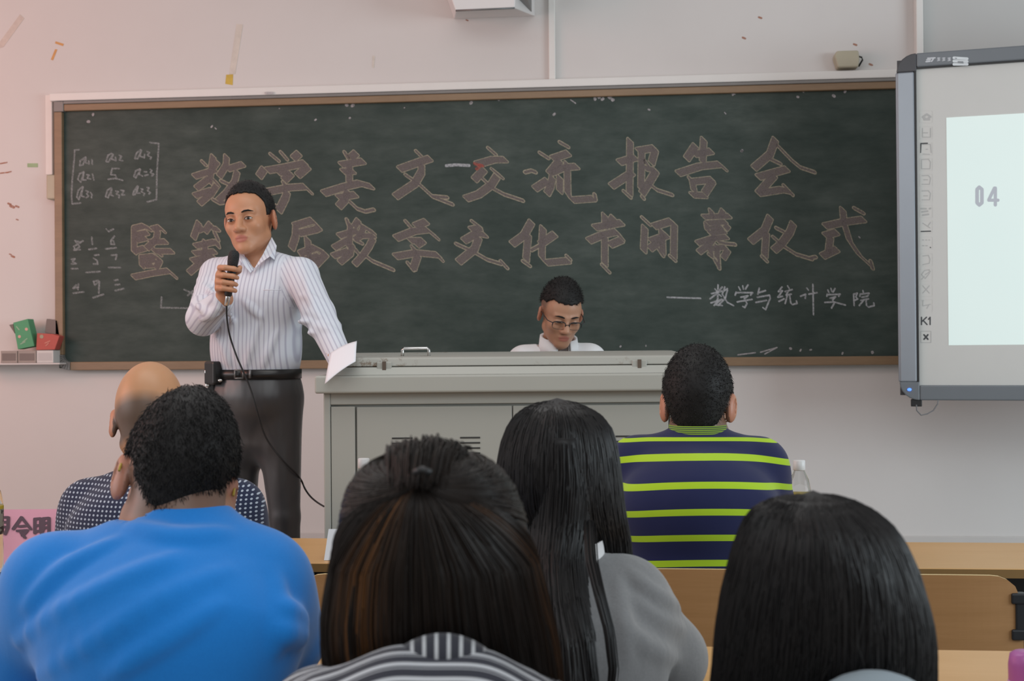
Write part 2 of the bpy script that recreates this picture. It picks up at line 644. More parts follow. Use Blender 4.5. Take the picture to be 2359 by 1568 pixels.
def chalk_mat(name, col, cover=.6, scale=110):
    t = NT(name)
    co = t.coords('Object')
    f = t.noise(co, scale, 4, .7)
    t.base(col, .95, 0, .1)
    tr = t.n('ShaderNodeBsdfTransparent')
    mx = t.n('ShaderNodeMixShader')
    t.set(mx.inputs[0], t.ramp(f, .30, .62, max(0, cover - .3), min(1, cover + .25)))
    t.t.links.new(tr.outputs[0], mx.inputs[1])
    t.t.links.new(t.b.outputs[0], mx.inputs[2])
    t.t.links.new(mx.outputs[0], t.t.nodes['Material Output'].inputs[0])
    return t.m
M_CHALKFILL = chalk_mat('mauve_chalk_fill', (.24, .185, .175, 1), .5)
M_CHALKEDGE = chalk_mat('cream_chalk_outline', (.34, .31, .235, 1), .72, 160)
M_CHALKWHITE = chalk_mat('white_chalk', (.46, .48, .50, 1), .62)
M_CHALKFAINT = chalk_mat('faint_white_chalk', (.33, .35, .35, 1), .45)
M_CHALKRED = chalk_mat('red_chalk', (.42, .11, .09, 1), .5)
M_SPECK = chalk_mat('paper_residue', (.46, .44, .45, 1), .6)

# ------------------------------------------------------------------ the room
YW = 6.117
def struct(o, label=None):
    o['kind'] = 'structure'
    return o
mb = MB().box(-5.0, 5.0, YW, YW + .15, -.05, 3.6)
struct(mb.build('wall_back', M_WALL))
struct(MB().box(-5.0, 5.0, -1.2, YW, -.05, 0.0).build('floor', M_FLOOR))
struct(MB().box(-4.2, 3.6, 4.02, YW, 0.0, .2).build('platform_floor', M_FLOOR, bevel=.004))
sk = on_y(1180, 1228, YW).z
struct(MB().box(-5.0, 5.0, YW - .012, YW, .2, sk).build('baseboard_back', M_SKIRT, bevel=.003))
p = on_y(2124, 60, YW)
struct(MB().box(p.x, 5.0, YW - .035, YW, on_y(2200, 640, YW).z, 3.6).build('wall_panel', M_PANEL))  # flat slab beside the trunking, an even grey darker than the wall

# the board and its frame
BX0, BX1 = on_y(127, 520, 6.07).x, on_y(2100, 520, 6.07).x
BZ0, BZ1 = on_y(1150, 846, 6.07).z, on_y(1150, 206, 6.07).z
YB = 6.085
bb = thing('blackboard', 'long green chalkboard in a tan frame, covered with chalk writing', 'blackboard', ((BX0 + BX1) / 2, YB, BZ0))
fw = .040
MB().box(BX0 + .01, BX1 - .01, YB, YW, BZ0 + .01, BZ1 - .01).build('writing_surface', M_BOARD, bb)
def rounded_frame():
    mb = MB()
    y0, y1 = 6.062, YW
    r = .075
    # bottom, top, sides
    mb.box(BX0 + r, BX1, y0, y1, BZ0, BZ0 + fw)
    mb.box(BX0 + .05, BX1, y0, y1, BZ1 - fw - .007, BZ1 - .014)
    mb.box(BX0 + .05, BX1, y0 - .006, y1, BZ1 - .014, BZ1, 1)
    mb.box(BX0, BX0 + fw, y0, y1, BZ0 + r, BZ1 - .05)
    mb.box(BX0, BX0 + .05, y0 - .003, y1, BZ1 - .05, BZ1, 1)
    # rounded lower corner
    arc = []
    for k in range(9):
        a = PI + k / 8 * PI / 2
        arc.append((BX0 + r + r * math.cos(a), BZ0 + r + r * math.sin(a)))
    q = r - fw
    for k in range(9):
        a = 1.5 * PI - k / 8 * PI / 2
        arc.append((BX0 + r + q * math.cos(a), BZ0 + r + q * math.sin(a)))
    for k in range(8):
        o, i = arc[k:k + 2], (arc[17 - k], arc[16 - k])
        mb.prism([o[0], o[1], i[1], i[0]], y0 - .004, y1, 1)
    return mb
rounded_frame().build('frame', [M_FRAME, M_FRAMEGREY], bb, bevel=.004)
to_b = lambda x, y: on_y(x, y, YB)
UPB = Vector((0, -1, 0))

NIB = (6.2, 6.0)
def Z(o, s, txt):
    """strokes written as 'x,y x,y; ...' in a close-up with origin o and scale s"""
    out = []
    for st in txt.split(';'):
        st = st.split()
        if st:
            out.append([(o[0] + float(a.split(',')[0]) / s, o[1] + float(a.split(',')[1]) / s) for a in st])
    return out
Z1, Z2, Z3, Z4, Z5 = ((400, 300), 4.126), ((880, 290), 4.126), ((1340, 290), 4.127), ((1500, 440), 4.2125), ((130, 300), 3.734)
ZA, ZB, ZC, ZD, ZE, ZF, ZG = ((430, 330), 9.8), ((580, 330), 9.227), ((730, 330), 9.227), ((290, 500), 9.8), ((660, 490), 9.073), ((1590, 470), 9.8), ((160, 310), 9.22)
# (wide brush strokes, thin marks)
TITLE = [
 (ZA, '600,300 560,560 520,880; 690,420 600,540; 180,745 640,600; 500,800 230,1010; 190,1180 560,1060; 670,960 560,1130 300,1350; 900,300 890,500 740,740; 930,580 1270,475; 1140,640 1080,880 900,1120 720,1290; 640,850 700,930', '350,410 430,490; 780,850 980,940; 600,1270 740,1350 860,1330'),
 (ZB, '260,550 160,700; 340,575 760,500 1130,420; 1190,500 980,680; 1000,220 890,320; 560,620 830,640 690,780; 700,860 740,940; 750,1030 720,1150 580,1430; 340,1030 800,940 1130,920 1240,1030', '400,230 570,370; 620,190 750,340; 500,1320 570,1350'),
 (ZC, '830,210 720,310; 520,455 980,380; 560,600 770,590; 690,450 690,850; 150,1060 600,920 900,850 1160,920; 460,1150 820,1090; 650,1010 600,1200 470,1340', '590,190 670,330; 700,1240 860,1390 1030,1450 1210,1410'),
 (Z2, '170,410 350,345 455,310; 375,360 375,440 310,550 130,670', '325,240 370,285; 225,465 350,550 480,670 670,745; 480,668 620,680'),
 (Z2, '905,365 1060,320 1170,320; 970,415 880,510; 1060,425 1130,480; 1090,480 1040,560 920,650 800,690', '1010,210 1080,270; 950,495 1050,590 1160,650 1340,710'),
 (Z2, '1625,310 1770,260; 1690,330 1590,450; 1610,445 1720,395 1850,385; 1455,595 1570,520; 1620,490 1605,570 1570,640; 1690,490 1690,620; 1760,360 1765,640 1810,705 2010,690', '1500,255 1580,305; 1360,440 1420,425 1460,440; 1690,155 1770,200; 2020,650 2030,700'),
 (Z3, '360,345 510,300; 460,140 455,640; 285,570 480,445; 570,240 565,600; 540,235 690,210; 700,225 665,350; 600,400 700,420; 705,430 640,540 575,640', '400,620 465,680; 640,550 720,610 860,655; 600,330 640,390; 575,670 590,690'),
 (Z3, '1080,190 1000,310; 1070,270 1230,240; 1160,130 1150,345; 920,450 1120,385 1310,365 1360,405; 1050,520 1070,620; 1060,530 1240,510; 1245,525 1170,640; 1050,655 1170,660', '1020,490 1045,520'),
 (Z3, '1840,130 1790,270 1640,400; 1680,485 1950,410; 1830,470 1680,640 1900,605 1970,620', '1865,190 2000,330 2080,395 2215,440; 1795,315 1890,360; 1920,565 2005,655'),
 (ZD, '190,280 190,790; 200,250 400,200 540,270; 230,400 480,350; 230,520 440,470; 190,770 420,700; 600,270 760,230 850,310; 720,300 690,500 480,700; 560,560 900,550; 640,770 1040,770; 360,910 370,1110; 360,910 640,880 760,950; 770,970 680,1150; 430,1000 660,960; 420,1090 600,1080; 180,1350 560,1270 960,1210 1110,1340', '620,700 800,860'),
 (Z1, '240,880 190,1020; 230,950 280,930; 350,890 300,960; 360,930 420,940; 210,1100 390,1060; 410,1060 420,1100; 200,1170 390,1150; 180,1240 370,1190; 300,1060 290,1390; 290,1230 150,1350', '390,970 425,1045'),
 (ZE, '180,270 540,160 660,290; 250,430 600,350 680,310; 200,300 190,500 110,740; 440,550 470,900 520,1050; 300,850 590,730 800,840; 820,860 600,1090; 420,980 690,900; 300,850 400,1000', ''),
 (ZE, '1500,160 1420,290; 1340,250 1320,600 1300,720; 1100,480 1480,370; 1300,560 1000,730; 980,900 1290,790; 1370,660 1340,850 1120,1030; 1540,250 1820,420; 1600,320 1550,480 1440,560; 1500,480 1820,480; 1810,540 1730,700 1600,890 1430,1070; 1420,740 1500,850', '1260,140 1300,260; 1440,570 1580,640; 1640,890 1800,1010 2230,1190'),
 (Z2, '420,910 320,950; 135,1065 300,1000 430,985 520,1060; 270,1090 390,1090 330,1130; 300,1160 340,1230 300,1350; 130,1240 330,1205 530,1225 560,1265', '225,905 290,980; 245,1300 300,1370'),
 (Z2, '780,1090 900,1020 980,1035; 930,970 850,985; 920,1060 880,1170 730,1290', '855,905 940,970; 705,1120 870,1195 1000,1270 1130,1310; 1130,1285 1190,1350'),
 (Z2, '1420,915 1350,1040 1240,1120; 1390,1030 1370,1270; 1640,1030 1510,1120; 1530,970 1520,1150 1520,1250 1560,1300 1770,1280', '1340,1285 1405,1330; 1510,1130 1420,1180; 1755,1235 1790,1270'),
 (Z3, '125,965 380,920; 220,850 225,960; 300,870 255,950; 70,1090 200,1035 330,1005 380,1070; 375,1085 270,1130; 220,1050 220,1310', '195,1320 262,1390'),
 (Z3, '600,965 590,1185; 690,955 850,905; 880,930 875,1240; 660,1095 810,1040; 765,1000 770,1200; 760,1080 650,1165', '575,870 650,940; 840,1235 890,1280; 725,1160 775,1235'),
 (ZF, '310,290 880,270; 470,150 500,280; 740,150 690,280; 370,450 390,590; 400,430 790,400; 850,490 800,550; 460,560 700,510; 450,660 770,610; 170,880 480,780 820,740; 560,720 420,920 200,1080; 450,1020 470,1120; 450,1010 790,970; 850,1040 750,1210; 610,950 600,1210', '640,850 800,890 1010,910; 560,1260 650,1420; 420,1130 500,1190; 640,1210 655,1450'),
 (Z3, '1790,870 1740,990 1610,1095; 1755,1010 1740,1230; 2010,930 1980,1010 1900,1120 1830,1180', '1715,1240 1760,1285; 1850,970 1920,1005; 1820,1055 1930,1150 2040,1220 2190,1265; 2180,1255 2225,1245'),
 (Z4, '1690,340 1870,300 2060,275; 1860,180 1870,300 1925,480 2020,620 2130,720; 1690,430 1800,400; 1740,440 1720,600; 1665,630 1800,565', '1970,165 2060,215; 2130,680 2150,750'),
]
for k, (zz, wide, thin) in enumerate(TITLE):
    wd_, th_ = Z(*zz, wide), Z(*zz, thin)
    mb = MB()
    nb_ = tuple(x * (.74 if k in (0, 9, 10, 12, 18) else .92) for x in NIB)
    mb.strokes(wd_, to_b, 3.3, nb_, 0, UPB * .0006)
    mb.strokes(th_, to_b, 3.9, (1.5, 1.5), 0, UPB * .0006)
    mb.strokes(wd_, to_b, 1.3, nb_, 1, UPB * .0012)
    mb.strokes(th_, to_b, 1.8, (1, 1), 1, UPB * .0012)
    mb.build('title_character', [M_CHALKEDGE, chalk_mat('chalk_fill', (.160, .140, .136, 1), .72, 130) if k == 0 else bpy.data.materials['chalk_fill']], bb)
SMALL = [
 '155,1030 480,1040',
 '585,995 690,970; 650,910 645,1040; 620,950 640,975; 690,930 660,965; 645,990 570,1045; 655,1000 680,1020; 580,1085 690,1050; 650,1040 620,1100 690,1110; 680,1050 610,1110; 715,930 690,1000; 705,970 740,945; 740,960 720,1040 650,1110; 690,1000 740,1080 800,1110',
 '850,930 865,960; 890,920 895,950; 940,910 915,950; 825,980 815,1010; 825,985 985,985 965,1010; 870,1030 940,1015 905,1045; 905,1045 930,1090 910,1130 890,1120; 835,1075 980,1050',
 '1050,940 1035,1000; 1045,985 1110,965; 1030,1030 1150,1010 1155,1040 1110,1150 1085,1130; 1015,1080 1120,1060',
 '1270,930 1235,975 1275,965; 1275,965 1230,1030 1275,1020; 1240,1070 1290,1045; 1325,920 1340,945; 1300,975 1370,955; 1330,970 1310,1010 1360,1000; 1320,1020 1300,1090; 1345,1015 1355,1085 1370,1100 1415,1090 1410,1065',
 '1510,940 1525,960; 1450,1020 1500,1000 1495,1040; 1530,1000 1610,985; 1570,905 1575,1200',
 '1715,960 1725,985; 1745,945 1755,975; 1785,945 1765,980; 1710,1000 1705,1020; 1710,1005 1835,1000 1820,1020; 1735,1040 1790,1025 1760,1055; 1760,1055 1775,1090 1750,1135; 1685,1080 1770,1075 1885,1105',
 '1965,1000 1970,1110; 1965,1000 2000,990 1985,1025 2005,1045 1975,1060; 2055,965 2060,985; 2030,1000 2025,1020; 2030,1000 2115,990 2105,1010; 2045,1030 2100,1020; 2035,1060 2110,1045; 2060,1060 2020,1110; 2085,1055 2090,1110 2110,1125 2165,1110 2160,1085',
]
for st in SMALL:
    MB().strokes(Z(*Z4, st), to_b, 1.45, (.4, .5), 0, UPB * .0008).build('signature_character', M_CHALKWHITE, bb)
MATRIX = ['210,320 110,330 110,420 60,1000 45,1300 60,1470 240,1450', '1710,170 1900,190 1860,800 1850,1380 1650,1430',
 '340,480 230,560 220,660 290,640 350,480 350,600 420,620; 410,560 420,620; 480,530 485,630',
 '900,400 820,440 780,570 830,580 930,420 900,520 990,550 980,480; 1060,440 1110,460 1060,540 1130,550',
 '1520,320 1430,390 1390,510 1450,510 1530,330 1500,460 1590,490 1600,420; 1650,360 1700,380 1660,440 1740,480 1720,520',
 '310,790 220,830 180,950 240,1010 310,800 280,960 350,960; 370,850 420,860 380,930 450,940; 490,840 520,960',
 '1060,720 910,720 880,850 980,860 1000,910; 820,950 980,930 1130,970',
 '1500,730 1410,770 1370,890 1410,920 1510,740 1480,840 1550,880; 1590,790 1640,790; 1600,870 1670,850; 1720,740 1750,760 1720,810 1790,840 1750,880',
 '290,1100 190,1180 160,1330 200,1380 290,1120 250,1300 310,1320; 350,1190 400,1210 370,1260 410,1300 360,1340; 450,1230 480,1270 470,1340',
 '890,1130 810,1180 770,1320 820,1340 900,1150 880,1280 930,1300; 990,1200 1040,1210 1000,1260 1060,1290 1050,1340; 1090,1180 1160,1190 1110,1280 1170,1280',
 '1450,1090 1370,1200 1350,1280 1400,1270 1460,1100 1430,1240 1500,1240; 1520,1150 1560,1160 1530,1210 1600,1250 1580,1290; 1650,1120 1690,1130 1660,1190 1720,1230 1690,1260']
for k, st in enumerate(MATRIX):
    MB().strokes(Z(*ZG, st), to_b, 1.5, (.5, .5), 0, UPB * .0008).build('matrix_bracket' if k < 2 else 'matrix_entry', M_CHALKFAINT, bb)
DIGITS = ['200,960 160,950 200,1000 165,1030 150,1000 230,950; 150,1030 205,1025', '305,920 310,980; 280,1025 345,1015',
 '500,910 470,950 470,980 500,980 490,950; 425,1020 515,1010; 430,850 450,870 490,850', '130,1110 160,1105 140,1130 170,1145 130,1150; 130,1190 185,1190',
 '330,1075 365,1070; 320,1100 350,1120 355,1150 320,1150; 255,1222 375,1215', '475,1075 520,1070 510,1110; 450,1180 550,1180',
 '170,1330 145,1360 190,1350; 190,1320 185,1370; 145,1400 235,1390', '360,1290 320,1300 330,1330 370,1300 365,1400; 315,1440 405,1410',
 '500,1290 530,1285; 505,1330 545,1325; 505,1380 580,1360', '1100,1370 1170,1400 1165,1470; 1175,1380 1130,1420; 905,1435 900,1525 1165,1530']
for st in DIGITS:
    MB().strokes(Z(*Z5, st), to_b, 1.6, (.5, .5), 0, UPB * .0008).build('chalk_digit', M_CHALKFAINT, bb)
MB().strokes(Z(*Z2, '610,378 700,370 830,376'), to_b, 2.6, (0, 1), 0, UPB * .0015).build('chalk_dash', M_CHALKWHITE, bb)
MB().strokes(Z(*Z2, '880,360 960,380; 930,385 900,410'), to_b, 2.6, (1, 1), 0, UPB * .0016).build('red_chalk_mark', M_CHALKRED, bb)
sp = MB()
for x, y, r in ((205, 280, 5), (214, 265, 4), (489, 290, 3), (498, 297, 2), (632, 238, 3), (644, 250, 2), (655, 242, 3), (728, 275, 3), (745, 238, 3), (798, 242, 5), (811, 244, 5), (806, 272, 4), (932, 248, 2), (1086, 236, 5), (989, 234, 2),
                (1149, 230, 4), (1278, 262, 4), (1371, 229, 5), (1380, 224, 6), (1387, 229, 5), (1406, 225, 6), (1412, 230, 6), (1494, 252, 3), (1674, 212, 2), (1690, 216, 3), (1709, 347, 4), (1672, 262, 2), (1837, 223, 4), (1851, 212, 3),
                (1922, 222, 5), (1940, 200, 5), (1952, 205, 5), (1946, 212, 4), (1972, 203, 5), (1980, 206, 4), (1708, 348, 4), (1981, 548, 2), (270, 1, 0), (1430, 797, 3), (1488, 795, 2), (1822, 803, 4), (1845, 805, 3), (1866, 806, 3), (2010, 812, 5), (1940, 815, 3)):
    if r:
        sp.strokes([[(x, y), (x + RNG.uniform(-3, 3), y + RNG.uniform(-3, 3))]], to_b, r * .7, (0, 0), 0, UPB * .0008, ring=7)
sp.strokes([[(1315, 230), (1326, 238)], [(1676, 213), (1693, 217)], [(1752, 811), (1790, 800), (1762, 815)], [(1700, 817), (1740, 812)]], to_b, 1.5, (0, 0), 0, UPB * .0008)
o = sp.build('chalk_specks', M_SPECK, bb)
o['kind'] = 'stuff'
MB().strokes([[(612, 214), (628, 214)]], lambda x, y: on_y(x, y, 6.06), 3, (0, 0), 0, UPB * .0008).build('paper_scrap', M_SPECK, bb)

# trunking round the board
def trim(name, x0, x1, z0, z1, d=.022):
    return struct(MB().box(x0, x1, YW - d, YW, z0, z1).build(name, M_TRIM, bevel=.004))
trim('trim_1', on_y(124, 215, YW).x, on_y(2140, 180, YW).x, BZ1 + .004, BZ1 + .042, .05)
trim('trim_2', on_y(109, 300, YW).x, on_y(125, 300, YW).x, on_y(116, 404, YW).z, BZ1 + .042)
xv = on_y(1272, 90, YW).x
trim('trim_3', xv - .016, xv + .016, BZ1 + .042, 3.6)
xv = on_y(2114, 60, YW).x
trim('trim_4', xv - .018, xv + .014, BZ1 + .042, 3.6, .06)

# small things on the wall
M_PUTTY = plain('aged_cream_plastic', (.42, .38, .28, 1), .5)
t = thing('junction_box', 'small cream box on the wall beside the tan board edge', 'box', on_y(119, 458, YW))
a, b = on_y(108, 403, YW - .04), on_y(131, 459, YW - .04)
MB().box(a.x, b.x, YW - .05, YW, b.z, a.z).build('housing', M_PUTTY, t, bevel=.008, seg=3)
t = thing('wall_sensor', 'squat cream box with a black wire, resting above the chalkboard', 'sensor', on_y(1952, 160, YW - .05))
a, b = on_y(1921, 118, YW - .06), on_y(1980, 155, YW - .06)
mb = MB()
w_, h_ = b.x - a.x, a.z - b.z
mb.prism([(a.x + .14 * w_, b.z), (b.x - .05 * w_, b.z), (b.x, b.z + .45 * h_), (b.x - .04 * w_, a.z), (a.x + .1 * w_, a.z), (a.x, a.z - .3 * h_)], YW - .07, YW - .0)
mb.build('housing', M_PUTTY, t, bevel=.008, seg=3)
M_BLACK = plain('black_plastic', (.015, .015, .016, 1), .45)
MB().tube([on_y(1978, 130, YW - .04), on_y(1985, 132, YW - .05), on_y(1987, 138, YW - .05), on_y(1978, 153, YW - .05)], .004).build('wire', M_BLACK, t)

# box hanging on the wall above (lamp or projector housing), cut by the frame
M_WHITEMETAL = plain('white_enamel', (.72, .70, .69, 1), .4, var=.02)
M_DARKMETAL = plain('grey_metal', (.20, .20, .20, 1), .4, .6)
t = thing('wall_projector', 'white box with a sloping underside jutting from the wall above the board', 'projector', on_y(1120, 20, YW))
A, B = on_y(1050, 26, 5.75), on_y(1186, 20, 5.75)
z1 = A.z + .35
mb = MB()
lo = on_y(1033, 44, YW).z
mb.add([(A.x, 5.75, A.z), (B.x, 5.75, B.z + .002), (B.x + .02, 5.75, z1), (A.x - .12, 5.75, z1),
        (A.x - .06, YW, lo), (B.x + .06, YW, lo), (B.x + .06, YW, z1), (A.x - .16, YW, z1)],
       [[0, 1, 2, 3], [1, 5, 6, 2], [5, 4, 7, 6], [4, 0, 3, 7], [3, 2, 6, 7], [0, 4, 5, 1]])
mb.build('housing', M_WHITEMETAL, t, bevel=.004)
MB().tube([A + Vector((0, -.004, .002)), B + Vector((0, -.004, .002))], .004, 6).build('edge_seam', M_DARKMETAL, t)
MB().box(B.x + .012, B.x + .05, 5.80, YW, B.z + .06, z1).build('bracket', M_DARKMETAL, t, bevel=.004)

# tape left on the plaster
def tape(px, name, label, m):
    mb = MB()
    v = [on_y(x, y, YW - .0012) for x, y in px]
    n = len(v)
    mb.add(v + [p + Vector((0, .0012, 0)) for p in v], [list(range(n))[::-1]] + [[i, (i + 1) % n, (i + 1) % n + n, i + n] for i in range(n)])
    tag(mb.build(name, m), label, 'tape', 'tape scraps left on the wall')
def tape_mat(name, c):
    return plain(name, c, .5, var=.15, scale=40)
tape([(521, 172), (537, 171), (536, 196), (519, 193)], 'tape_scrap', 'short bright yellow tape scrap stuck above the chalkboard frame', tape_mat('yellow_tape', (.55, .38, .06, 1)))
tape([(545, 55), (560, 56), (542, 170), (528, 171)], 'tape_strip', 'long faded tape strip rising from the yellow scrap', tape_mat('faded_tape', (.60, .55, .49, 1)))
tape([(46, 33), (56, 42), (8, 108), (-5, 112), (-3, 100)], 'tape_strip', 'slanting faded tape strip high in the upper corner', tape_mat('faded_brown_tape', (.55, .49, .44, 1)))
tape([(128, 95), (147, 101), (145, 106), (127, 100)], 'tape_scrap', 'orange tape sliver lying nearly level, upper of a pair', tape_mat('orange_tape', (.58, .30, .10, 1)))
tape([(127, 113), (132, 114), (122, 139), (117, 137)], 'tape_scrap', 'orange tape sliver standing nearly upright, lower of a pair', bpy.data.materials['orange_tape'])
tape([(63, 376), (87, 376), (87, 385), (63, 385)], 'tape_scrap', 'dull green tape scrap on the wall beside the board', tape_mat('green_tape', (.27, .40, .22, 1)))
tape([(858, 128), (864, 129), (862, 156), (857, 155)], 'tape_strip', 'tiny pale tape sliver alone high above the board', bpy.data.materials['faded_tape'])

# chalk boxes on their ledge
M_CARD = plain('brown_cardboard', (.20, .165, .15, 1), .8)
M_CARD2 = plain('pale_cardboard', (.34, .29, .26, 1), .8)
M_GREEN = plain('green_card', (.075, .30, .145, 1), .6, var=.08)
M_RED = plain('red_card', (.44, .085, .065, 1), .6, var=.08)
M_PALE = plain('white_card', (.60, .58, .56, 1), .7)
ZL = on_y(60, 836, 6.0).z
YS = 5.99
ledge = struct(MB().box(on_y(-60, 840, YS).x, on_y(138, 840, YS).x, YS - .002, YW, ZL - .008, ZL).build('trim_5', M_WALL, bevel=.003))
def cbox(px0, px1, py, name, label, m, cat='box', group=None, yb=YS, inner=None, M_in=M_CARD):
    x0, x1 = on_y(px0, py, yb).x, on_y(px1, py, yb).x
    zt = on_y(px0, py, yb).z
    t = thing(name, label, cat, ((x0 + x1) / 2, yb + .05, ZL), group)
    mb = MB().box(x0 + .0006, x1 - .0006, yb, YW - .01, ZL + .0005, zt)
    mb.build('carton', m, t, bevel=.002)
    MB().box(x0 + .008, x1 - .008, yb - .0006, yb, ZL + .012, zt - .012).build('front_label', M_in, t)
    return zt
zb1 = cbox(1, 40, 808, 'chalk_carton', 'small brown carton at the far end of the ledge', M_CARD2, inner=1, group='cartons on the chalk ledge')
zb2 = cbox(41, 83, 808, 'chalk_carton', 'small brown carton under the leaning green box', M_CARD2, group='cartons on the chalk ledge')
zb3 = cbox(84, 123, 807, 'chalk_carton', 'small white carton under the red box', M_PALE, group='cartons on the chalk ledge', M_in=plain('grey_print', (.50, .48, .47, 1), .7))
def slab(px, name, label, m, y0, depth, extra=None):
    t = thing(name, label, 'box', on_y(px[0][0], px[0][1], y0))
    v = [on_y(x, y, y0) for x, y in px]
    n = len(v)
    back = [p + Vector((0, depth, 0)) for p in v]
    MB().add(v + back, [list(range(n))[::-1], list(range(n, 2 * n))] + [[i, (i + 1) % n, (i + 1) % n + n, i + n] for i in range(n)]).build('carton', m, t, bevel=.002)
    return t
t = slab([(30, 743), (64, 734), (79, 797), (41, 804.5)], 'chalk_box', 'tall green chalk box leaning on the ledge', M_GREEN, 6.0, .06)
mb = MB()
for x, y in ((61, 758), (45, 775)):
    MB().strokes([[(x, y)]], lambda a, b: on_y(a, b, 6.0), 3.6, (0, 0), 0, UPB * .001).build('printed_flower', bpy.data.materials.get('pink_print') or plain('pink_print', (.62, .36, .30, 1), .6), t)

M_PG = plain('pale_green_print', (.28, .42, .28, 1), .6)
for st_ in ([(38, 752), (44, 759)], [(52, 788), (62, 780)], [(48, 792), (58, 787)]):
    MB().strokes([st_], lambda a, b: on_y(a, b, 6.0), 1.3, (0, 0), 0, UPB * .001).build('printed_mark', M_PG, t)
v = [on_y(x, y, 6.01) for x, y in ((21, 748), (30, 746), (34, 768))]
MB().add(v + [q + Vector((0, .04, 0)) for q in v], [[2, 1, 0], [3, 4, 5], [0, 1, 4, 3], [1, 2, 5, 4], [2, 0, 3, 5]]).build('open_flap', M_CARD, t)
t = slab([(85, 767), (120, 769), (137, 774), (126, 805), (83, 806)], 'chalk_box', 'red chalk box beside the tan board frame', M_RED, 6.0, .055)
MB().strokes([[(96, 775)]], lambda a, b: on_y(a, b, 6.0), 4.6, (0, 0), 0, UPB * .001).build('printed_badge', plain('olive_print', (.33, .30, .20, 1), .6), t)
M_PR = plain('pale_red_print', (.55, .20, .15, 1), .6)
for st_ in ([(104, 790), (115, 785)], [(106, 796), (112, 790)]):
    MB().strokes([st_], lambda a, b: on_y(a, b, 6.0), 1.3, (0, 0), 0, UPB * .001).build('printed_mark', M_PR, t)
slab([(107, 734), (131, 737), (138, 743), (137, 772), (103, 766)], 'carton_flap', 'grey brown card standing behind the red box', M_CARD, 6.062, .03)

# small stains on the plaster by the board
sm = MB()
for x, y, r in ((22, 470, 3), (28, 476, 4), (40, 476, 3), (30, 591, 3), (24, 586, 2), (40, 506, 2), (135, 352, 2), (110, 236, 2), (112, 284, 2), (1751, 41, 3), (1714, 88, 3), (1970, 103, 3), (2006, 149, 3), (1076, 47, 2)):
    sm.strokes([[(x - r, y - .5 * r), (x + r, y + .3 * r)]], lambda a, b: on_y(a, b, YW), r * .8, (0, 0), 0, UPB * .001, ring=7)
sm.strokes([[(0, 399), (18, 397), (26, 395)], [(0, 377), (16, 374)]], lambda a, b: on_y(a, b, YW), 1.6, (0, 0), 0, UPB * .001)
o = sm.build('wall_smudges', chalk_mat('rusty_smudge', (.42, .19, .12, 1), .6))
tag(o, 'scattered rusty smudges on the pale plaster around the board', 'smudges')
o['kind'] = 'stuff'
# ------------------------------------------------------------------ lectern
M_STEEL = plain('putty_enamelled_steel', (.36, .36, .325, 1), .42, 0, .5, var=.03, scale=4)
def rust_mat():
    t = NT('putty_steel_rusted')
    co = t.coords('Object')
    f = t.noise(co, 28, 5, .7)
    g = t.noise(co, 3.1, 2)
    base = t.mix(t.noise(co, 4), (.35, .35, .315, 1), (.37, .37, .335, 1))
    k = t.math('MULTIPLY', t.ramp(f, .56, .66), t.ramp(g, .52, .60))
    t.base(t.mix(k, base, (.15, .10, .06, 1)), .45)
    return t.m
M_RUST = rust_mat()
M_GAP = plain('dark_gap', (.03, .03, .028, 1), .7)
M_CHROME = plain('bright_metal', (.62, .62, .61, 1), .22, .9)
LA = math.radians(6.4)
LX, LYv = Vector((math.cos(LA), math.sin(LA), 0)), Vector((-math.sin(LA), math.cos(LA), 0))
L0 = U(746, 1000, 4.20)
LN = LYv
LW = (on_plane(1616, 1000, L0, LN) - L0).dot(LX)
lo = Vector((L0.x, L0.y, .2))
ML = Matrix.Translation(lo) @ Matrix.Rotation(LA, 4, 'Z')
def lz(py, px=1150, d=0.0):
    return on_plane(px, py, L0 + LN * d, LN).z - .2
def lx(px, py=1000, d=0.0):
    return (on_plane(px, py, L0 + LN * d, LN) - L0).dot(LX)
lect = thing('lectern', 'wide putty coloured steel lectern cabinet with a folding lid', 'lectern', lo)
def lmb():
    mb = MB()
    mb.M = ML
    return mb
DEP = .62
ztop = lz(862, 1150, -.05)
zov = lz(903, 1150, -.05)
lmb().box(0, LW, .02, DEP, 0, zov).build('cabinet_body', M_STEEL, lect, bevel=.006)
zd = lz(933)
for x_ in (0.0, LW - .022):
    lmb().box(x_, x_ + .022, -.004, .02, 0, zov).build('corner_post', M_STEEL, lect, bevel=.004)
lmb().box(.022, LW - .022, -.001, .02, zd + .006, zov).build('top_rail', M_STEEL, lect, bevel=.002)
xp, xm = lx(821), lx(1181)
lmb().box(.024, xp - .004, -.002, .02, .03, zd).build('side_panel', M_STEEL, lect, bevel=.002)
lmb().box(LW - xp + .004, LW - .024, -.002, .02, .03, zd).build('side_panel', M_STEEL, lect, bevel=.002)
def door(x0, x1, vents):
    d = lmb().box(x0, x1, .0, .02, .04, zd - .002).build('door', M_STEEL, lect, bevel=.002)
    for a, b in vents:
        mb = lmb()
        for k in range(5):
            z = lz(1007 + k * 12)
            mb.box(a, b, -.0015, .004, z - .0025, z + .0025)
        v = mb.build('vent', M_GAP, lect)
    return d
door(xp + .002, xm - .002, [(lx(903), lx(950)), (lx(1060), lx(1106))])
door(xm + .002, LW - xp - .002, [(lx(1256), lx(1302)), (lx(1418), lx(1466))])
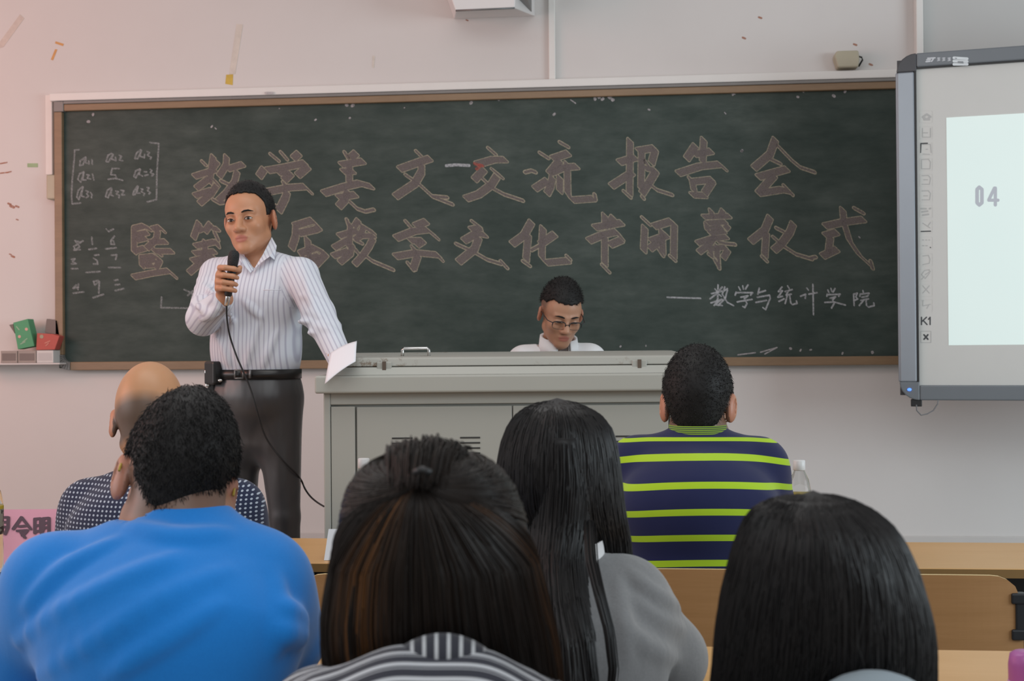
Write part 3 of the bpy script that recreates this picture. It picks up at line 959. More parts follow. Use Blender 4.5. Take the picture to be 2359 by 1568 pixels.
# worktop slab
lmb().box(-.022, LW + .022, -.05, DEP + .01, zov, ztop).build('worktop', M_STEEL, lect, bevel=.007, seg=3)
z2 = lz(843, 1150, -.015)
z3 = lz(821, 1150, -.01)
zk = lz(810, 1150, .40)
x0 = lx(763, 850, -.02)
lmb().prism_x([(-.03, ztop), (-.012, z2), (DEP, z2 + .006), (DEP + .005, ztop)], x0, LW - x0).build('console_rim', M_STEEL, lect, bevel=.003)
lid = lmb().prism_x([(-.012, z2 + .002), (-.008, z3 - .003), (.0, z3), (.42, zk), (DEP, zk), (DEP, z2 + .008)], x0 + .008, LW - x0 - .008).build('lid', M_RUST, lect, bevel=.003)
for px in (885, 1473):
    x = lx(px, 830, -.015)
    la = lmb().box(x - .024, x + .024, -.016, -.008, z2 - .008, z2 + .016).build('latch', M_STEEL, lect, bevel=.003)
    lmb().box(x - .006, x + .006, -.019, -.014, z2 - .012, z2 + .018).build('catch', plain('brown_catch', (.10, .07, .05, 1), .5), la)
xa, xb = lx(927, 810, .1), lx(988, 810, .1)
zh = lz(802, 957, .1)
zb_ = z3 + (zk - z3) * .1 / .42
lmb().tube([(xa, .1, zb_), (xa, .1, zh - .006), (xa + .006, .1, zh), (xb - .006, .1, zh), (xb, .1, zh - .006), (xb, .1, zb_)], .0055, 8).build('handle', M_CHROME, lect)

# paper propped at the lectern's end
def paper_mat():
    return plain('white_paper', (.74, .74, .78, 1), .7, var=.02)
M_PAPER = paper_mat()
def sheet(corners, nx, ny, bulge, n):
    a, b, c, d = corners   # TL TR BR BL
    v, f = [], []
    for j in range(ny + 1):
        for i in range(nx + 1):
            s, t_ = i / nx, j / ny
            p = a.lerp(b, s).lerp(d.lerp(c, s), t_)
            p = p + n * bulge * (math.sin(PI * s) * .7 + math.sin(PI * t_) * .5)
            v.append(p)
    for j in range(ny):
        for i in range(nx):
            k = j * (nx + 1) + i
            f.append([k, k + nx + 1, k + nx + 2, k + 1])
    return v, f
v, f = sheet([U(762, 812, 4.235), U(822, 785, 4.24), U(819, 832, 4.12), U(748, 884, 4.11)], 10, 10, .012, Vector((.1, -.5, .6)))
o = from_arrays('paper_sheet', v, f, M_PAPER, smooth=True)
m = o.modifiers.new('thickness', 'SOLIDIFY')
m.thickness = .001
tag(o, 'curled white paper sheet under the hand at the end of the lectern', 'paper')

# ------------------------------------------------------------------ interactive whiteboard
WP = U(2070, 540, 5.35)
WA = YAW + math.radians(0)
phi = math.radians(17.5) - YAW
WX = Vector((math.cos(-phi), math.sin(-phi), 0))
WY = Vector((-WX.y, WX.x, 0))
MW = Matrix.Translation(WP) @ Matrix.Rotation(-phi, 4, 'Z')
def wxy(px, py, d=0.0):
    q = on_plane(px, py, WP + WY * d, WY) - WP
    return q.dot(WX), q.z
M_SILVER = plain('silver_grey_aluminium', (.30, .325, .36, 1), .36, .35, var=.03)
M_BEZEL = plain('slate_grey_plastic', (.15, .165, .18, 1), .4, var=.05)
M_BEZELD = plain('dark_grey_plastic', (.060, .060, .066, 1), .45)
M_WB = plain('whiteboard_enamel', (.57, .565, .54, 1), .42, var=.02)
wb = thing('interactive_whiteboard', 'interactive whiteboard in a grey frame showing a pale projected slide', 'whiteboard', WP)
def wmb():
    mb = MB()
    mb.M = MW
    return mb
zt_, zb_w = wxy(2180, 117)[1], wxy(2180, 922)[1]
zti, zbi = wxy(2180, 153)[1], wxy(2180, 886)[1]
xi = wxy(2115, 540)[0]
WWID = 1.72
wmb().box(.0, WWID, .03, .06, zb_w + .02, zt_ - .02).build('back_panel', M_BEZELD, wb)
wmb().box(xi - .004, WWID - xi, .018, .03, zbi - .01, zti + .01).build('writing_surface', M_WB, wb)
c_ = .075
wmb().box(.0, xi - .010, .0, .03, zb_w + c_, zt_ - c_).box(-.006, .014, .004, .028, zb_w + c_, zt_ - c_).build('side_rail', M_SILVER, wb, bevel=.006, seg=3)
wmb().box(xi - .010, xi - .001, .003, .03, zbi, zti).build('inner_seal', M_BLACK, wb)
wmb().box(xi + .0, WWID - xi, .0, .03, zti + .006, zt_).build('top_rail', M_BEZEL, wb, bevel=.006, seg=3)
wmb().box(xi, WWID - xi, .004, .03, zti, zti + .006).build('inner_seal', M_BLACK, wb)
wmb().box(xi + .0, WWID - xi, .0, .03, zb_w, zbi - .002).build('bottom_rail', M_BEZEL, wb, bevel=.006, seg=3)
wmb().box(WWID - xi, WWID, .0, .03, zb_w + c_, zt_ - c_).build('side_rail', M_SILVER, wb, bevel=.006, seg=3)
def corner(top, name):
    pts = []
    for k in range(7):
        a = PI / 2 + k / 6 * PI / 2
        pts.append((xi + (xi + .002) * math.cos(a), (c_) * math.sin(a)))
    pts += [(xi, 0)]
    if top:
        P = [(x, zt_ - c_ + z) for x, z in pts]
    else:
        P = [(x, zb_w + c_ - z) for x, z in pts][::-1]
    wmb().prism(P, -.001, .03).build(name, M_BEZELD if top else M_BEZEL, wb, bevel=.004)
corner(True, 'corner_cap')
corner(False, 'corner_cap')
lx_, lz_ = wxy(2095, 897, 0)
t = NT('blue_indicator_light')
t.base((.1, .2, 1, 1))
t.b.inputs['Emission Color'].default_value = (.06, .20, 1, 1)
t.b.inputs['Emission Strength'].default_value = 2.0
wmb().ellipsoid((lx_, -.003, lz_), (.0085, .003, .006)).build('indicator_light', t.m, wb)
# slide thrown on the board
t = NT('projected_slide')
t.base((.45, .48, .47, 1), .6)
co = t.coords('Object')
sx_ = t.n('ShaderNodeSeparateXYZ')
t.t.links.new(co, sx_.inputs[0])
t.set(t.b.inputs['Emission Color'], t.mix(t.noise(co, 2.0, 2), S(205, 232, 228), S(219, 238, 232)))
t.b.inputs['Emission Strength'].default_value = .55
sa, sb = wxy(2180, 271, .017), wxy(2180, 795, .017)
sl = wmb().box(sa[0], WWID - xi - .1, .0168, .0182, sb[1], sa[1]).build('projected_slide', t.m, wb)
t = NT('slide_number_ink')
t.base((.3, .32, .34, 1), .6)
t.b.inputs['Emission Color'].default_value = S(172, 176, 188)
t.b.inputs['Emission Strength'].default_value = .42
to_w = lambda x, y: on_plane(x, y, WP + WY * .0165, WY)
mb = MB()
mb.strokes([[(2251, 438), (2251, 466)], [(2262, 438), (2262, 466)], [(2251, 436), (2256, 431), (2262, 436)], [(2251, 467), (2256, 472), (2262, 467)]], to_w, 4.2, (0, 0), 0, WY * -.0004)
mb.strokes([[(2293, 433), (2293, 472)], [(2291, 433), (2278, 460)], [(2278, 461), (2299, 461)]], to_w, 3.8, (0, 0), 0, WY * -.0004)
mb.build('slide_number', t.m, sl)
# tool strip printed on the board
M_PRINT = plain('grey_print_ink', (.42, .42, .41, 1), .6)
M_PRINTD = plain('dark_print_ink', (.055, .058, .062, 1), .6)
to_p = lambda x, y: on_plane(x, y, WP + WY * .0178, WY)
LI = WY * -.0004
def icon(st, m=M_PRINT, r=1.0, name='tool_icon'):
    MB().strokes(Z((2100, 240), 2.703, st), to_p, r, (0, 0), 0, LI).build(name, m, wb)
icon('70,80 95,62 118,78 95,95 70,80; 80,95 110,95', r=2.4)
icon('68,150 68,205; 118,150 118,205; 68,205 118,205; 68,178 100,178')
icon('72,250 118,250; 118,250 122,300; 70,310 112,312; 90,280 100,280')
icon('55,300 58,245 98,243', M_PRINTD, 1.6)
icon('62,345 105,342; 105,342 118,360; 118,360 115,400; 62,402 112,402; 62,345 62,402')
icon('65,445 105,443; 105,443 118,460; 118,460 112,495; 65,498 112,498; 75,470 100,470')
icon('65,540 105,538 118,555 112,595 65,595; 75,570 100,570')
icon('60,650 90,650; 65,670 100,665; 70,690 105,685; 112,650 118,648', r=2.0)
icon('70,740 115,770; 100,760 118,735')
icon('60,792 118,790', M_PRINTD, 1.4)
icon('68,845 75,845; 88,845 95,845; 108,845 112,845; 68,880 76,880; 88,880 98,880', r=1.2)
icon('117,891 118,892', M_PRINTD, 1.3)
icon('70,945 105,940 115,965 110,990 70,998')
icon('62,1060 80,1035 110,1030 112,1050 85,1085 62,1060; 85,1060 118,1040; 62,1090 80,1070')
icon('70,1130 110,1175; 70,1175 110,1130')
icon('65,1222 75,1222; 70,1222 70,1255; 72,1255 118,1245; 95,1270 110,1245')
def slot(y):
    icon('52,%d 130,%d 130,%d 52,%d 52,%d' % (y - 36, y - 36, y + 40, y + 40, y - 36), plain('pale_print_ink', (.58, .575, .55, 1), .6) if 'pale_print_ink' not in bpy.data.materials else bpy.data.materials['pale_print_ink'], .5, 'icon_outline')
for y in (75, 175, 275, 372, 470, 567, 665, 760, 860, 965, 1060, 1155, 1250):
    slot(y)
MB().strokes(Z((2040, 480), 3.135, '260,785 260,838; 296,785 264,815; 272,808 300,838'), to_p, 1.5, (0, 0), 0, LI).strokes(Z((2040, 480), 3.135, '322,785 322,838; 322,786 310,800'), to_p, 1.5, (0, 0), 0, LI).build('printed_letters', M_PRINTD, wb)
MB().strokes(Z((2040, 480), 3.135, '278,912 306,944; 306,912 278,944'), to_p, 1.9, (0, 0), 0, LI).build('printed_cross', M_PRINTD, wb)
MB().strokes(Z((2040, 480), 3.135, '255,886 328,886 328,968 255,968 255,886'), to_p, .7, (0, 0), 0, LI).build('cross_outline', M_PRINT, wb)
# maker's mark and sticker on the top rail
to_r = lambda x, y: on_plane(x, y, WP, WY)
LR = WY * -.0006
M_MARK = plain('white_print', (.55, .57, .60, 1), .5)
ZR = ((1860, 0), 4.7275)
MB().strokes(Z(*ZR, '1310,635 1390,630; 1300,652 1340,650; 1292,672 1335,668; 1372,640 1352,668'), to_r, 1.6, (0, 0), 0, LR).build('emblem', M_MARK, wb)
mb = MB()
for x in (1430, 1485, 1545):
    mb.strokes(Z(*ZR, '%d,632 %d,630; %d,645 %d,643; %d,628 %d,660; %d,662 %d,656' % (x - 16, x + 16, x - 14, x + 14, x, x, x - 16, x + 14)), to_r, .75, (0, 0), 0, LR)
mb.build('printed_characters', M_MARK, wb)
st = MB().strokes(Z(*ZR, '1595,630 1740,640; 1595,700 1740,700; 1595,665 1740,670'), to_r, 3.2, (0, 0), 0, LR * 1.5).build('sticker', plain('white_sticker', (.62, .66, .68, 1), .5), wb)
MB().strokes(Z(*ZR, '1640,672 1695,674; 1640,684 1698,686'), to_r, 1.0, (0, 0), 0, LR * 2.6).strokes(Z(*ZR, '1612,634 1625,636'), to_r, .9, (0, 0), 0, LR * 2.6).build('sticker_print', M_BEZEL, st)
# wall arms behind
for x in (.35, 1.30):
    a = MW @ Vector((x, .055, (zt_ + zb_w) / 2))
    MB().tube([a, Vector((a.x, YW - .03, a.z))], .03, 10).build('wall_arm', M_DARKMETAL, wb)
    MB().box(a.x - .08, a.x + .08, YW - .045, YW - .034, a.z - .12, a.z + .12).build('wall_plate', M_DARKMETAL, wb)
a = wxy(2110, 930)
pl = wmb().box(a[0] - .02, a[0] + .024, .008, .03, zb_w - .026, zb_w + .004).build('plug', M_BLACK, wb, bevel=.003)
pts = [U(x, y, 5.30) for x, y in ((2111, 932), (2112, 945), (2122, 956), (2136, 953), (2150, 945), (2160, 930), (2161, 921))]
MB().tube(pts, .0026, 6).build('cable_loop', plain('grey_cable', (.16, .16, .165, 1), .5), wb)

# ------------------------------------------------------------------ desks and chairs
M_DESK = wood_mat('light_beech_laminate', (.54, .31, .12, 1), (.60, .36, .155, 1), (1, 6, 1), .38, 2.0)
M_EDGE = plain('brown_edge_band', (.22, .125, .040, 1), .5)
M_LEG = plain('dark_steel_leg', (.03, .032, .036, 1), .45, .3)
M_PLY = wood_mat('beech_plywood', (.33, .168, .062, 1), (.39, .205, .082, 1), (1, 1, 18), .5, 2.2)
M_PLYEDGE = plain('pale_plywood_edge', (.62, .47, .23, 1), .5)
ZD = .75
yA1 = on_z(1400, 1243.5, ZD).y
yA0 = on_z(1400, 1302, ZD).y
yB1 = on_z(1900, 1492, ZD).y
def desk(x0, x1, y0, y1, label, group=None):
    t = thing('desk', label, 'desk', ((x0 + x1) / 2, (y0 + y1) / 2, 0), group)
    top = MB().box(x0, x1, y0, y1, ZD - .022, ZD).build('desktop', M_DESK, t, bevel=.003)
    MB().box(x0, x1, y0 - .0015, y0, ZD - .024, ZD - .002).build('edge_band', M_EDGE, top)
    for x in (x0 + .05, x1 - .09):
        MB().box(x, x + .04, y0 + .05, y0 + .09, 0, ZD - .022).build('leg', M_LEG, t, bevel=.004)
        MB().box(x, x + .04, y1 - .09, y1 - .05, 0, ZD - .022).build('leg', M_LEG, t, bevel=.004)
    MB().box(x0 + .05, x1 - .05, y1 - .08, y1 - .06, ZD - .30, ZD - .022).build('modesty_panel', M_LEG, t)
    return t
def X(px, y):
    return on_z(px, 1270, ZD).x
desk(-2.75, X(-420, 0), yA0, yA1, 'light wood desk under the pink name card', 'front row desks')
desk(X(-417, 0), X(985, 0), yA0, yA1, 'light wood desk holding the white folded card', 'front row desks')
desk(X(988, 0), X(2010, 0), yA0, yA1, 'light wood desk of the man in the striped polo', 'front row desks')
desk(X(2013, 0), 1.95, yA0, yA1, 'bare light wood desk under the whiteboard, before an empty chair', 'front row desks')
yB0 = yB1 - .30
def XB(px):
    return on_z(px, 1500, ZD).x
desk(-1.75, XB(1120), yB0, yB1, 'desk the person in blue leans on', 'second row desks')
desk(XB(1123), XB(1740), yB0, yB1, 'orange wood desk by the elbow of the grey sweater', 'second row desks')
desk(XB(1743), 1.6, on_z(1900, 1492, ZD).y - .62, yB1, 'pale desk holding the pink bottle', 'second row desks')

def chair(px, Zd, label, group, w=.425, top=None, brk=False):
    c = U(px, 1400, Zd)
    zt = top if top else .80
    z0 = zt - .205
    cx, cy = c.x, c.y
    t = thing('chair', label, 'chair', (cx, cy, 0), group)
    # curved plywood back with rounded upper corners
    n, v, f, mi = 22, [], [], []
    prof = []
    rr = .075
    def topz(s):
        e = w / 2 - abs(s)
        return zt - (rr - math.sqrt(max(rr * rr - (rr - e) ** 2, 0)) if e < rr else 0) - .006 * (abs(s) / (w / 2)) ** 2
    for i in range(n + 1):
        s = -w / 2 + w * (i / n)
        if i in (0, n):
            s *= .999
        y = cy - .030 * (1 - (2 * s / w) ** 2)
        zz = topz(s)
        for dy in (0, .012):
            v.append((cx + s, y + dy, z0))
            v.append((cx + s, y + dy, zz))
    for i in range(n):
        a, b = i * 4, i * 4 + 4
        f += [[a, b, b + 1, a + 1], [a + 3, b + 3, b + 2, a + 2], [a + 1, b + 1, b + 3, a + 3], [a + 2, b + 2, b, a]]
        mi += [0, 0, 1, 1]
    f += [[0, 1, 3, 2], [n * 4, n * 4 + 2, n * 4 + 3, n * 4 + 1]]
    mi += [1, 1]
    from_arrays('backrest', v, f, [M_PLY, M_PLYEDGE], t, mi=mi)
    MB().box(cx - w / 2 + .01, cx + w / 2 - .01, cy + .03, cy + .40, .435, .452).build('seat', M_PLY, t, bevel=.006)
    for s in (-1, 1):
        x = cx + s * (w / 2 - .012)
        MB().tube([(x, cy + .03, 0), (x, cy + .025, .45), (x, cy + .018, zt - .08)], .012, 8).build('leg', M_LEG, t)
        MB().tube([(x, cy + .36, 0), (x, cy + .36, .435)], .012, 8).build('leg', M_LEG, t)
        zc = zt - .10
        mb = MB().box(x - .008, x + .022 if s > 0 else x + .008, cy - .010, cy + .016, zc - .045, zc + .045)
        mb.box(x - .018, x + .018, cy - .014, cy + .016, zc + .03, zc + .055).box(x - .018, x + .018, cy - .014, cy + .016, zc - .055, zc - .03)
        mb.build('bracket', M_LEG, t, bevel=.004)
    return t
ZC = 3.09
zr = U(2240, 1318, ZC).z
chair(2142, ZC, 'empty plywood chair with a black side bracket, at the bare desk', 'front row chairs', w=.43, top=zr)
chair(1600, ZC, 'plywood chair under the man in the striped polo', 'front row chairs', top=U(1600, 1306, ZC).z)
chair(880, ZC, 'empty plywood chair between the blue shirt and the streaked brown hair', 'front row chairs', top=U(740, 1319, ZC).z)
chair(375, ZC, 'plywood chair under the bald man in the dotted shirt', 'front row chairs', top=.80)
# ------------------------------------------------------------------ skin, cloth, hair
def skin_mat():
    t = NT('skin')
    c = t.attr('tint').outputs['Color']
    f = t.noise(t.coords('Object'), 90, 3)
    t.base(c, .43, 0, .45)
    t.b.inputs['Subsurface Weight'].default_value = .12
    t.b.inputs['Subsurface Radius'].default_value = (.9, .35, .2)
    t.b.inputs['Subsurface Scale'].default_value = .008
    t.bump(f, .08, .001)
    return t.m
M_SKIN = skin_mat()

def hair_mat(name, dark, light, rough=.42, spec=.5):
    t = NT(name)
    c = t.mix(t.attr('tone').outputs['Fac'], dark, light)
    t.base(c, rough, 0, spec)
    return t.m
M_HAIR = hair_mat('black_hair', (.0055, .005, .0055, 1), (.015, .013, .0125, 1), .48, .35)
M_HAIRBR = hair_mat('streaked_brown_hair', (.009, .007, .006, 1), (.16, .065, .018, 1), .5, .3)
M_HAIRSH = hair_mat('short_black_hair', (.006, .0055, .0055, 1), (.014, .0125, .012, 1), .6, .3)

def cloth(name, rough=.85, fold=.5, fscale=7, stretch=(1, 1, 1), weave=0.0, sheen=.15, dist=.012):
    t = NT(name)
    t.b.inputs['Roughness'].default_value = rough
    t.b.inputs['Specular IOR Level'].default_value = .25
    t.b.inputs['Sheen Weight'].default_value = sheen
    if fold:
        h = t.noise(t.coords('Object', stretch), fscale, 3, .45)
        t.bump(h, fold, dist)
    return t
def pat(t):
    x = t.n('ShaderNodeSeparateXYZ')
    t.t.links.new(t.attr('pat').outputs['Vector'], x.inputs[0])
    return x.outputs
def band(t, v, period, width, off=0.0, soft=.12):
    f = t.math('FRACT', t.math('DIVIDE', t.math('ADD', v, 50 * period - off), period))
    d = t.math('ABSOLUTE', t.math('SUBTRACT', f, .5))
    w = width / period / 2
    return t.ramp(d, w * (1 + soft), w * (1 - soft))

t = cloth('white_pinstripe_shirting', .8, .75, 6, (1, 1, .45), dist=.03)
k = band(t, pat(t)[0], .0148, .0042, 0, .5)
t.set(t.b.inputs['Base Color'], t.mix(k, (.62, .64, .70, 1), (.43, .43, .51, 1)))
M_SHIRT1 = t.m
t = cloth('white_shirting', .8, .5, 9, dist=.012)
t.set(t.b.inputs['Base Color'], (.74, .74, .75, 1))
M_SHIRT2 = t.m
t = cloth('navy_dotted_shirting', .8, .4, 7)
u, v, w = pat(t)
fu = t.math('SUBTRACT', t.math('FRACT', t.math('DIVIDE', t.math('ADD', u, 10.0), .0115)), .5)
fv = t.math('SUBTRACT', t.math('FRACT', t.math('DIVIDE', t.math('ADD', v, 10.0), .0105)), .5)
r2 = t.math('ADD', t.math('MULTIPLY', fu, fu), t.math('MULTIPLY', fv, fv))
t.set(t.b.inputs['Base Color'], t.mix(t.ramp(r2, .075, .045), (.012, .018, .048, 1), (.36, .40, .47, 1)))
M_SHIRT3 = t.m
t = cloth('bright_blue_jersey', .85, .35, 5, (1.6, 1, .8), sheen=.3, dist=.02)
t.set(t.b.inputs['Base Color'], t.mix(t.noise(t.coords(), 300, 2), (.007, .19, .62, 1), (.010, .23, .70, 1)))
M_SHIRT4 = t.m
t = cloth('navy_lime_striped_knit', .85, .35, 5)
k = band(t, pat(t)[1], .0625, .0158, 1.054 + .0625 / 2, .06)
t.set(t.b.inputs['Base Color'], t.mix(k, (.010, .014, .062, 1), (.36, .55, .018, 1)))
M_SHIRT5 = t.m
t = cloth('lime_lined_collar_knit', .85, 0)
k = band(t, pat(t)[1], .0046, .0026, .0008, .3)
t.set(t.b.inputs['Base Color'], t.mix(k, (.010, .014, .055, 1), (.22, .36, .020, 1)))
M_COLLAR5 = t.m
t = cloth('heather_grey_knit', .9, .8, 9, (1, 1, .6), dist=.016, sheen=.3)
t.set(t.b.inputs['Base Color'], t.mix(t.noise(t.coords(), 260, 3, .7), (.135, .14, .145, 1), (.225, .23, .235, 1)))
M_SHIRT6 = t.m
t = cloth('charcoal_white_striped_knit', .85, .35, 9)
k1 = band(t, pat(t)[1], .0190, .0052, .004, .3)
k2 = band(t, t.math('ADD', pat(t)[1], .0060), .0190, .0014, .004, .5)
t.set(t.b.inputs['Base Color'], t.mix(t.math('MAXIMUM', k1, t.math('MULTIPLY', k2, .7)), (.042, .044, .058, 1), (.55, .57, .60, 1)))
M_SHIRT7 = t.m
t = cloth('charcoal_white_upright_stripes', .85, 0)
k1 = band(t, pat(t)[0], .0125, .0036, 0, .4)
t.set(t.b.inputs['Base Color'], t.mix(k1, (.038, .040, .052, 1), (.52, .54, .56, 1)))
M_COLLAR7 = t.m
t = cloth('pale_blue_shirting', .8, .3, 9)
t.set(t.b.inputs['Base Color'], (.30, .36, .40, 1))
M_SHIRT8 = t.m
t = cloth('charcoal_suiting', .42, .7, 6, (1, 1, .35), sheen=.25, dist=.03)
t.set(t.b.inputs['Base Color'], (.015, .0155, .018, 1))
t.b.inputs['Specular IOR Level'].default_value = .9
M_TROUSER = t.m
t = cloth('dark_denim', .85, .3, 8)
t.set(t.b.inputs['Base Color'], (.02, .024, .035, 1))
M_DENIM = t.m
M_LEATHER = plain('black_leather', (.012, .012, .012, 1), .35)
M_COLLARW = M_SHIRT2

SKIN = np.array([.47, .225, .125])
def tint_for(v, M, base=SKIN, lips=True, stubble=None, sc=1.0):
    Mi = np.array(M.inverted())
    L = v @ Mi[:3, :3].T + Mi[:3, 3]
    c = np.tile(np.asarray(base, float), (len(v), 1))
    if lips:
        d = np.sqrt((L[:, 0] / .0235) ** 2 + ((L[:, 1] - .100) / .02) ** 2 + ((L[:, 2] + .0675) / .0125) ** 2)
        k = np.clip((1.15 - d) / .3, 0, 1)[:, None]
        c = c * (1 - k) + np.array([.42, .15, .11]) * k
    d = np.abs(np.abs(L[:, 0]) - .083)
    k = (np.clip((.014 - d) / .008, 0, 1) * (np.abs(L[:, 2] + .01) < .04) * (np.abs(L[:, 1] + .01) < .03))[:, None] * .5
    c = c * (1 - k) + np.array([.42, .15, .10]) * k
    if stubble is not None:
        k = np.clip(stubble(L), 0, 1)[:, None]
        c = c * (1 - k) + np.array([.055, .045, .040]) * k
    return c

def bones_pat(v, right, org, arms=()):
    """pattern coordinates: across and up on the torso, across and along on sleeves"""
    right = np.array(right, float)
    org = np.array(org, float)
    u = (v - org) @ right
    w = v[:, 2].copy()
    for a, b, r, tors in arms:
        a, b = np.array(a, float), np.array(b, float)
        ab = b - a
        t_ = np.clip(((v - a) @ ab) / (ab @ ab), 0, 1)
        q = v - a - t_[:, None] * ab
        d = np.sqrt((q * q).sum(1))
        n = ab / np.linalg.norm(ab)
        x = right - n * (right @ n)
        if np.linalg.norm(x) < .3:
            x = np.array([0, -1, 0]) - n * (np.array([0, -1, 0]) @ n)
        x /= np.linalg.norm(x)
        m = (d < r) & tors(v)
        u[m] = (q @ x)[m]
        w[m] = ((v - a) @ n)[m]
    return np.stack([u, w, np.zeros(len(v))], 1)

def skin_obj(f, M, root, name='body', **kw):
    v, q = f.mesh(2)
    return from_arrays(name, v, q, M_SKIN, root, True, attrs={'tint': tint_for(v, M, **kw)})

def cloth_obj(name, f, m, root, right=None, org=None, arms=(), droop=0.0, smooth=2, over=0.0, topk=None):
    v, q = f.mesh(smooth)
    p = bones_pat(v, right if right is not None else CR, org if org is not None else (0, 0, 0), arms)
    if topk:
        p[:, 1] = np.where(p[:, 1] > topk[0], topk[0] + (p[:, 1] - topk[0]) * topk[1], p[:, 1])
    if droop:
        p[:, 1] += droop * p[:, 0] ** 2
    if over:
        p[:, 1] = p[:, 1] * (1 - .35 * over) + over * (v @ np.array(CF))
    return from_arrays(name, v, q, m, root, True, attrs={'pat': p})

def hair_obj(name, parts, m, root):
    V, Q, A = join(parts)
    return from_arrays(name, V, Q, m, root, True, attrs={'tone': A})

def heading(vx, vy):
    return math.degrees(math.atan2(-vx, vy))

def eyes(M, root, shut=0.0, brow=True):
    R3 = M.to_3x3()
    mw = plain('eye_white', (.50, .46, .43, 1), .25) if 'eye_white' not in bpy.data.materials else bpy.data.materials['eye_white']
    md = plain('dark_iris', (.012, .008, .006, 1), .2) if 'dark_iris' not in bpy.data.materials else bpy.data.materials['dark_iris']
    for s in (-1, 1):
        mb = MB()
        mb.M = M
        h = .0042 * (1 - shut)
        mb.ellipsoid((s * .031, .0880, -.003), (.0135, .0055, max(h, .0012)), nu=16, nv=8, mi=0)
        if shut < .6:
            mb.ellipsoid((s * .031 - .0015, .0905, -.003), (.0066, .0042, h * 1.05), nu=12, nv=8, mi=1)
        mb.tube([(s * .018, .0915, -.005), (s * .024, .0945, .0015 - shut * .004), (s * .031, .0945, .0030 - shut * .006), (s * .039, .0915, .0015 - shut * .004), (s * .0455, .085, -.003)], [.0008, .0014, .0016, .0014, .0008], 6, 1)
        mb.build('eye', [mw, md], root)
        if brow:
            mb = MB()
            mb.M = M
            mb.tube([(s * .014, .0970, .0190), (s * .024, .0970, .0225), (s * .036, .0915, .0235), (s * .049, .079, .0190)], [.0020, .0034, .0030, .0010], 6)
            mb.build('eyebrow', M_HAIRSH, root)

def collar(root, c, right, fwd, rx, ry, z0, z1, m, gap=None, flare=.012, name='collar', tilt=0.0, n=48, th=.004, drop=0.0):
    """stand collar ring; gap: (angle from, to) left open, measured from fwd"""
    right, fwd, c = Vector(right), Vector(fwd), Vector(c)
    v, f = [], []
    angs = [2 * PI * k / n for k in range(n + 1)]
    if gap:
        angs = [gap + (2 * PI - 2 * gap) * k / n for k in range(n + 1)]
    rows = ((0, z0, 0), (0, z1, 0), (flare * .5, z1 + .002, 0), (flare, z0 - .002 - drop, 0))
    for a in angs:
        for j, (o, z, _) in enumerate(rows):
            sl = tilt * math.cos(a)
            v.append(c + right * (rx + o) * math.sin(a) + fwd * (ry + o) * math.cos(a) + Vector((0, 0, z - sl)))
    for i in range(n):
        for j in range(3):
            a, b = i * 4 + j, (i + 1) * 4 + j
            f.append([a, b, b + 1, a + 1])
    p = np.array([[x, (vv - c).z, 0] for x, vv in zip([a * rx for a in angs for _ in range(4)], v)])
    o = from_arrays(name, v, f, m, root, True, attrs={'pat': p})
    s = o.modifiers.new('thickness', 'SOLIDIFY')
    s.thickness = th
    return o

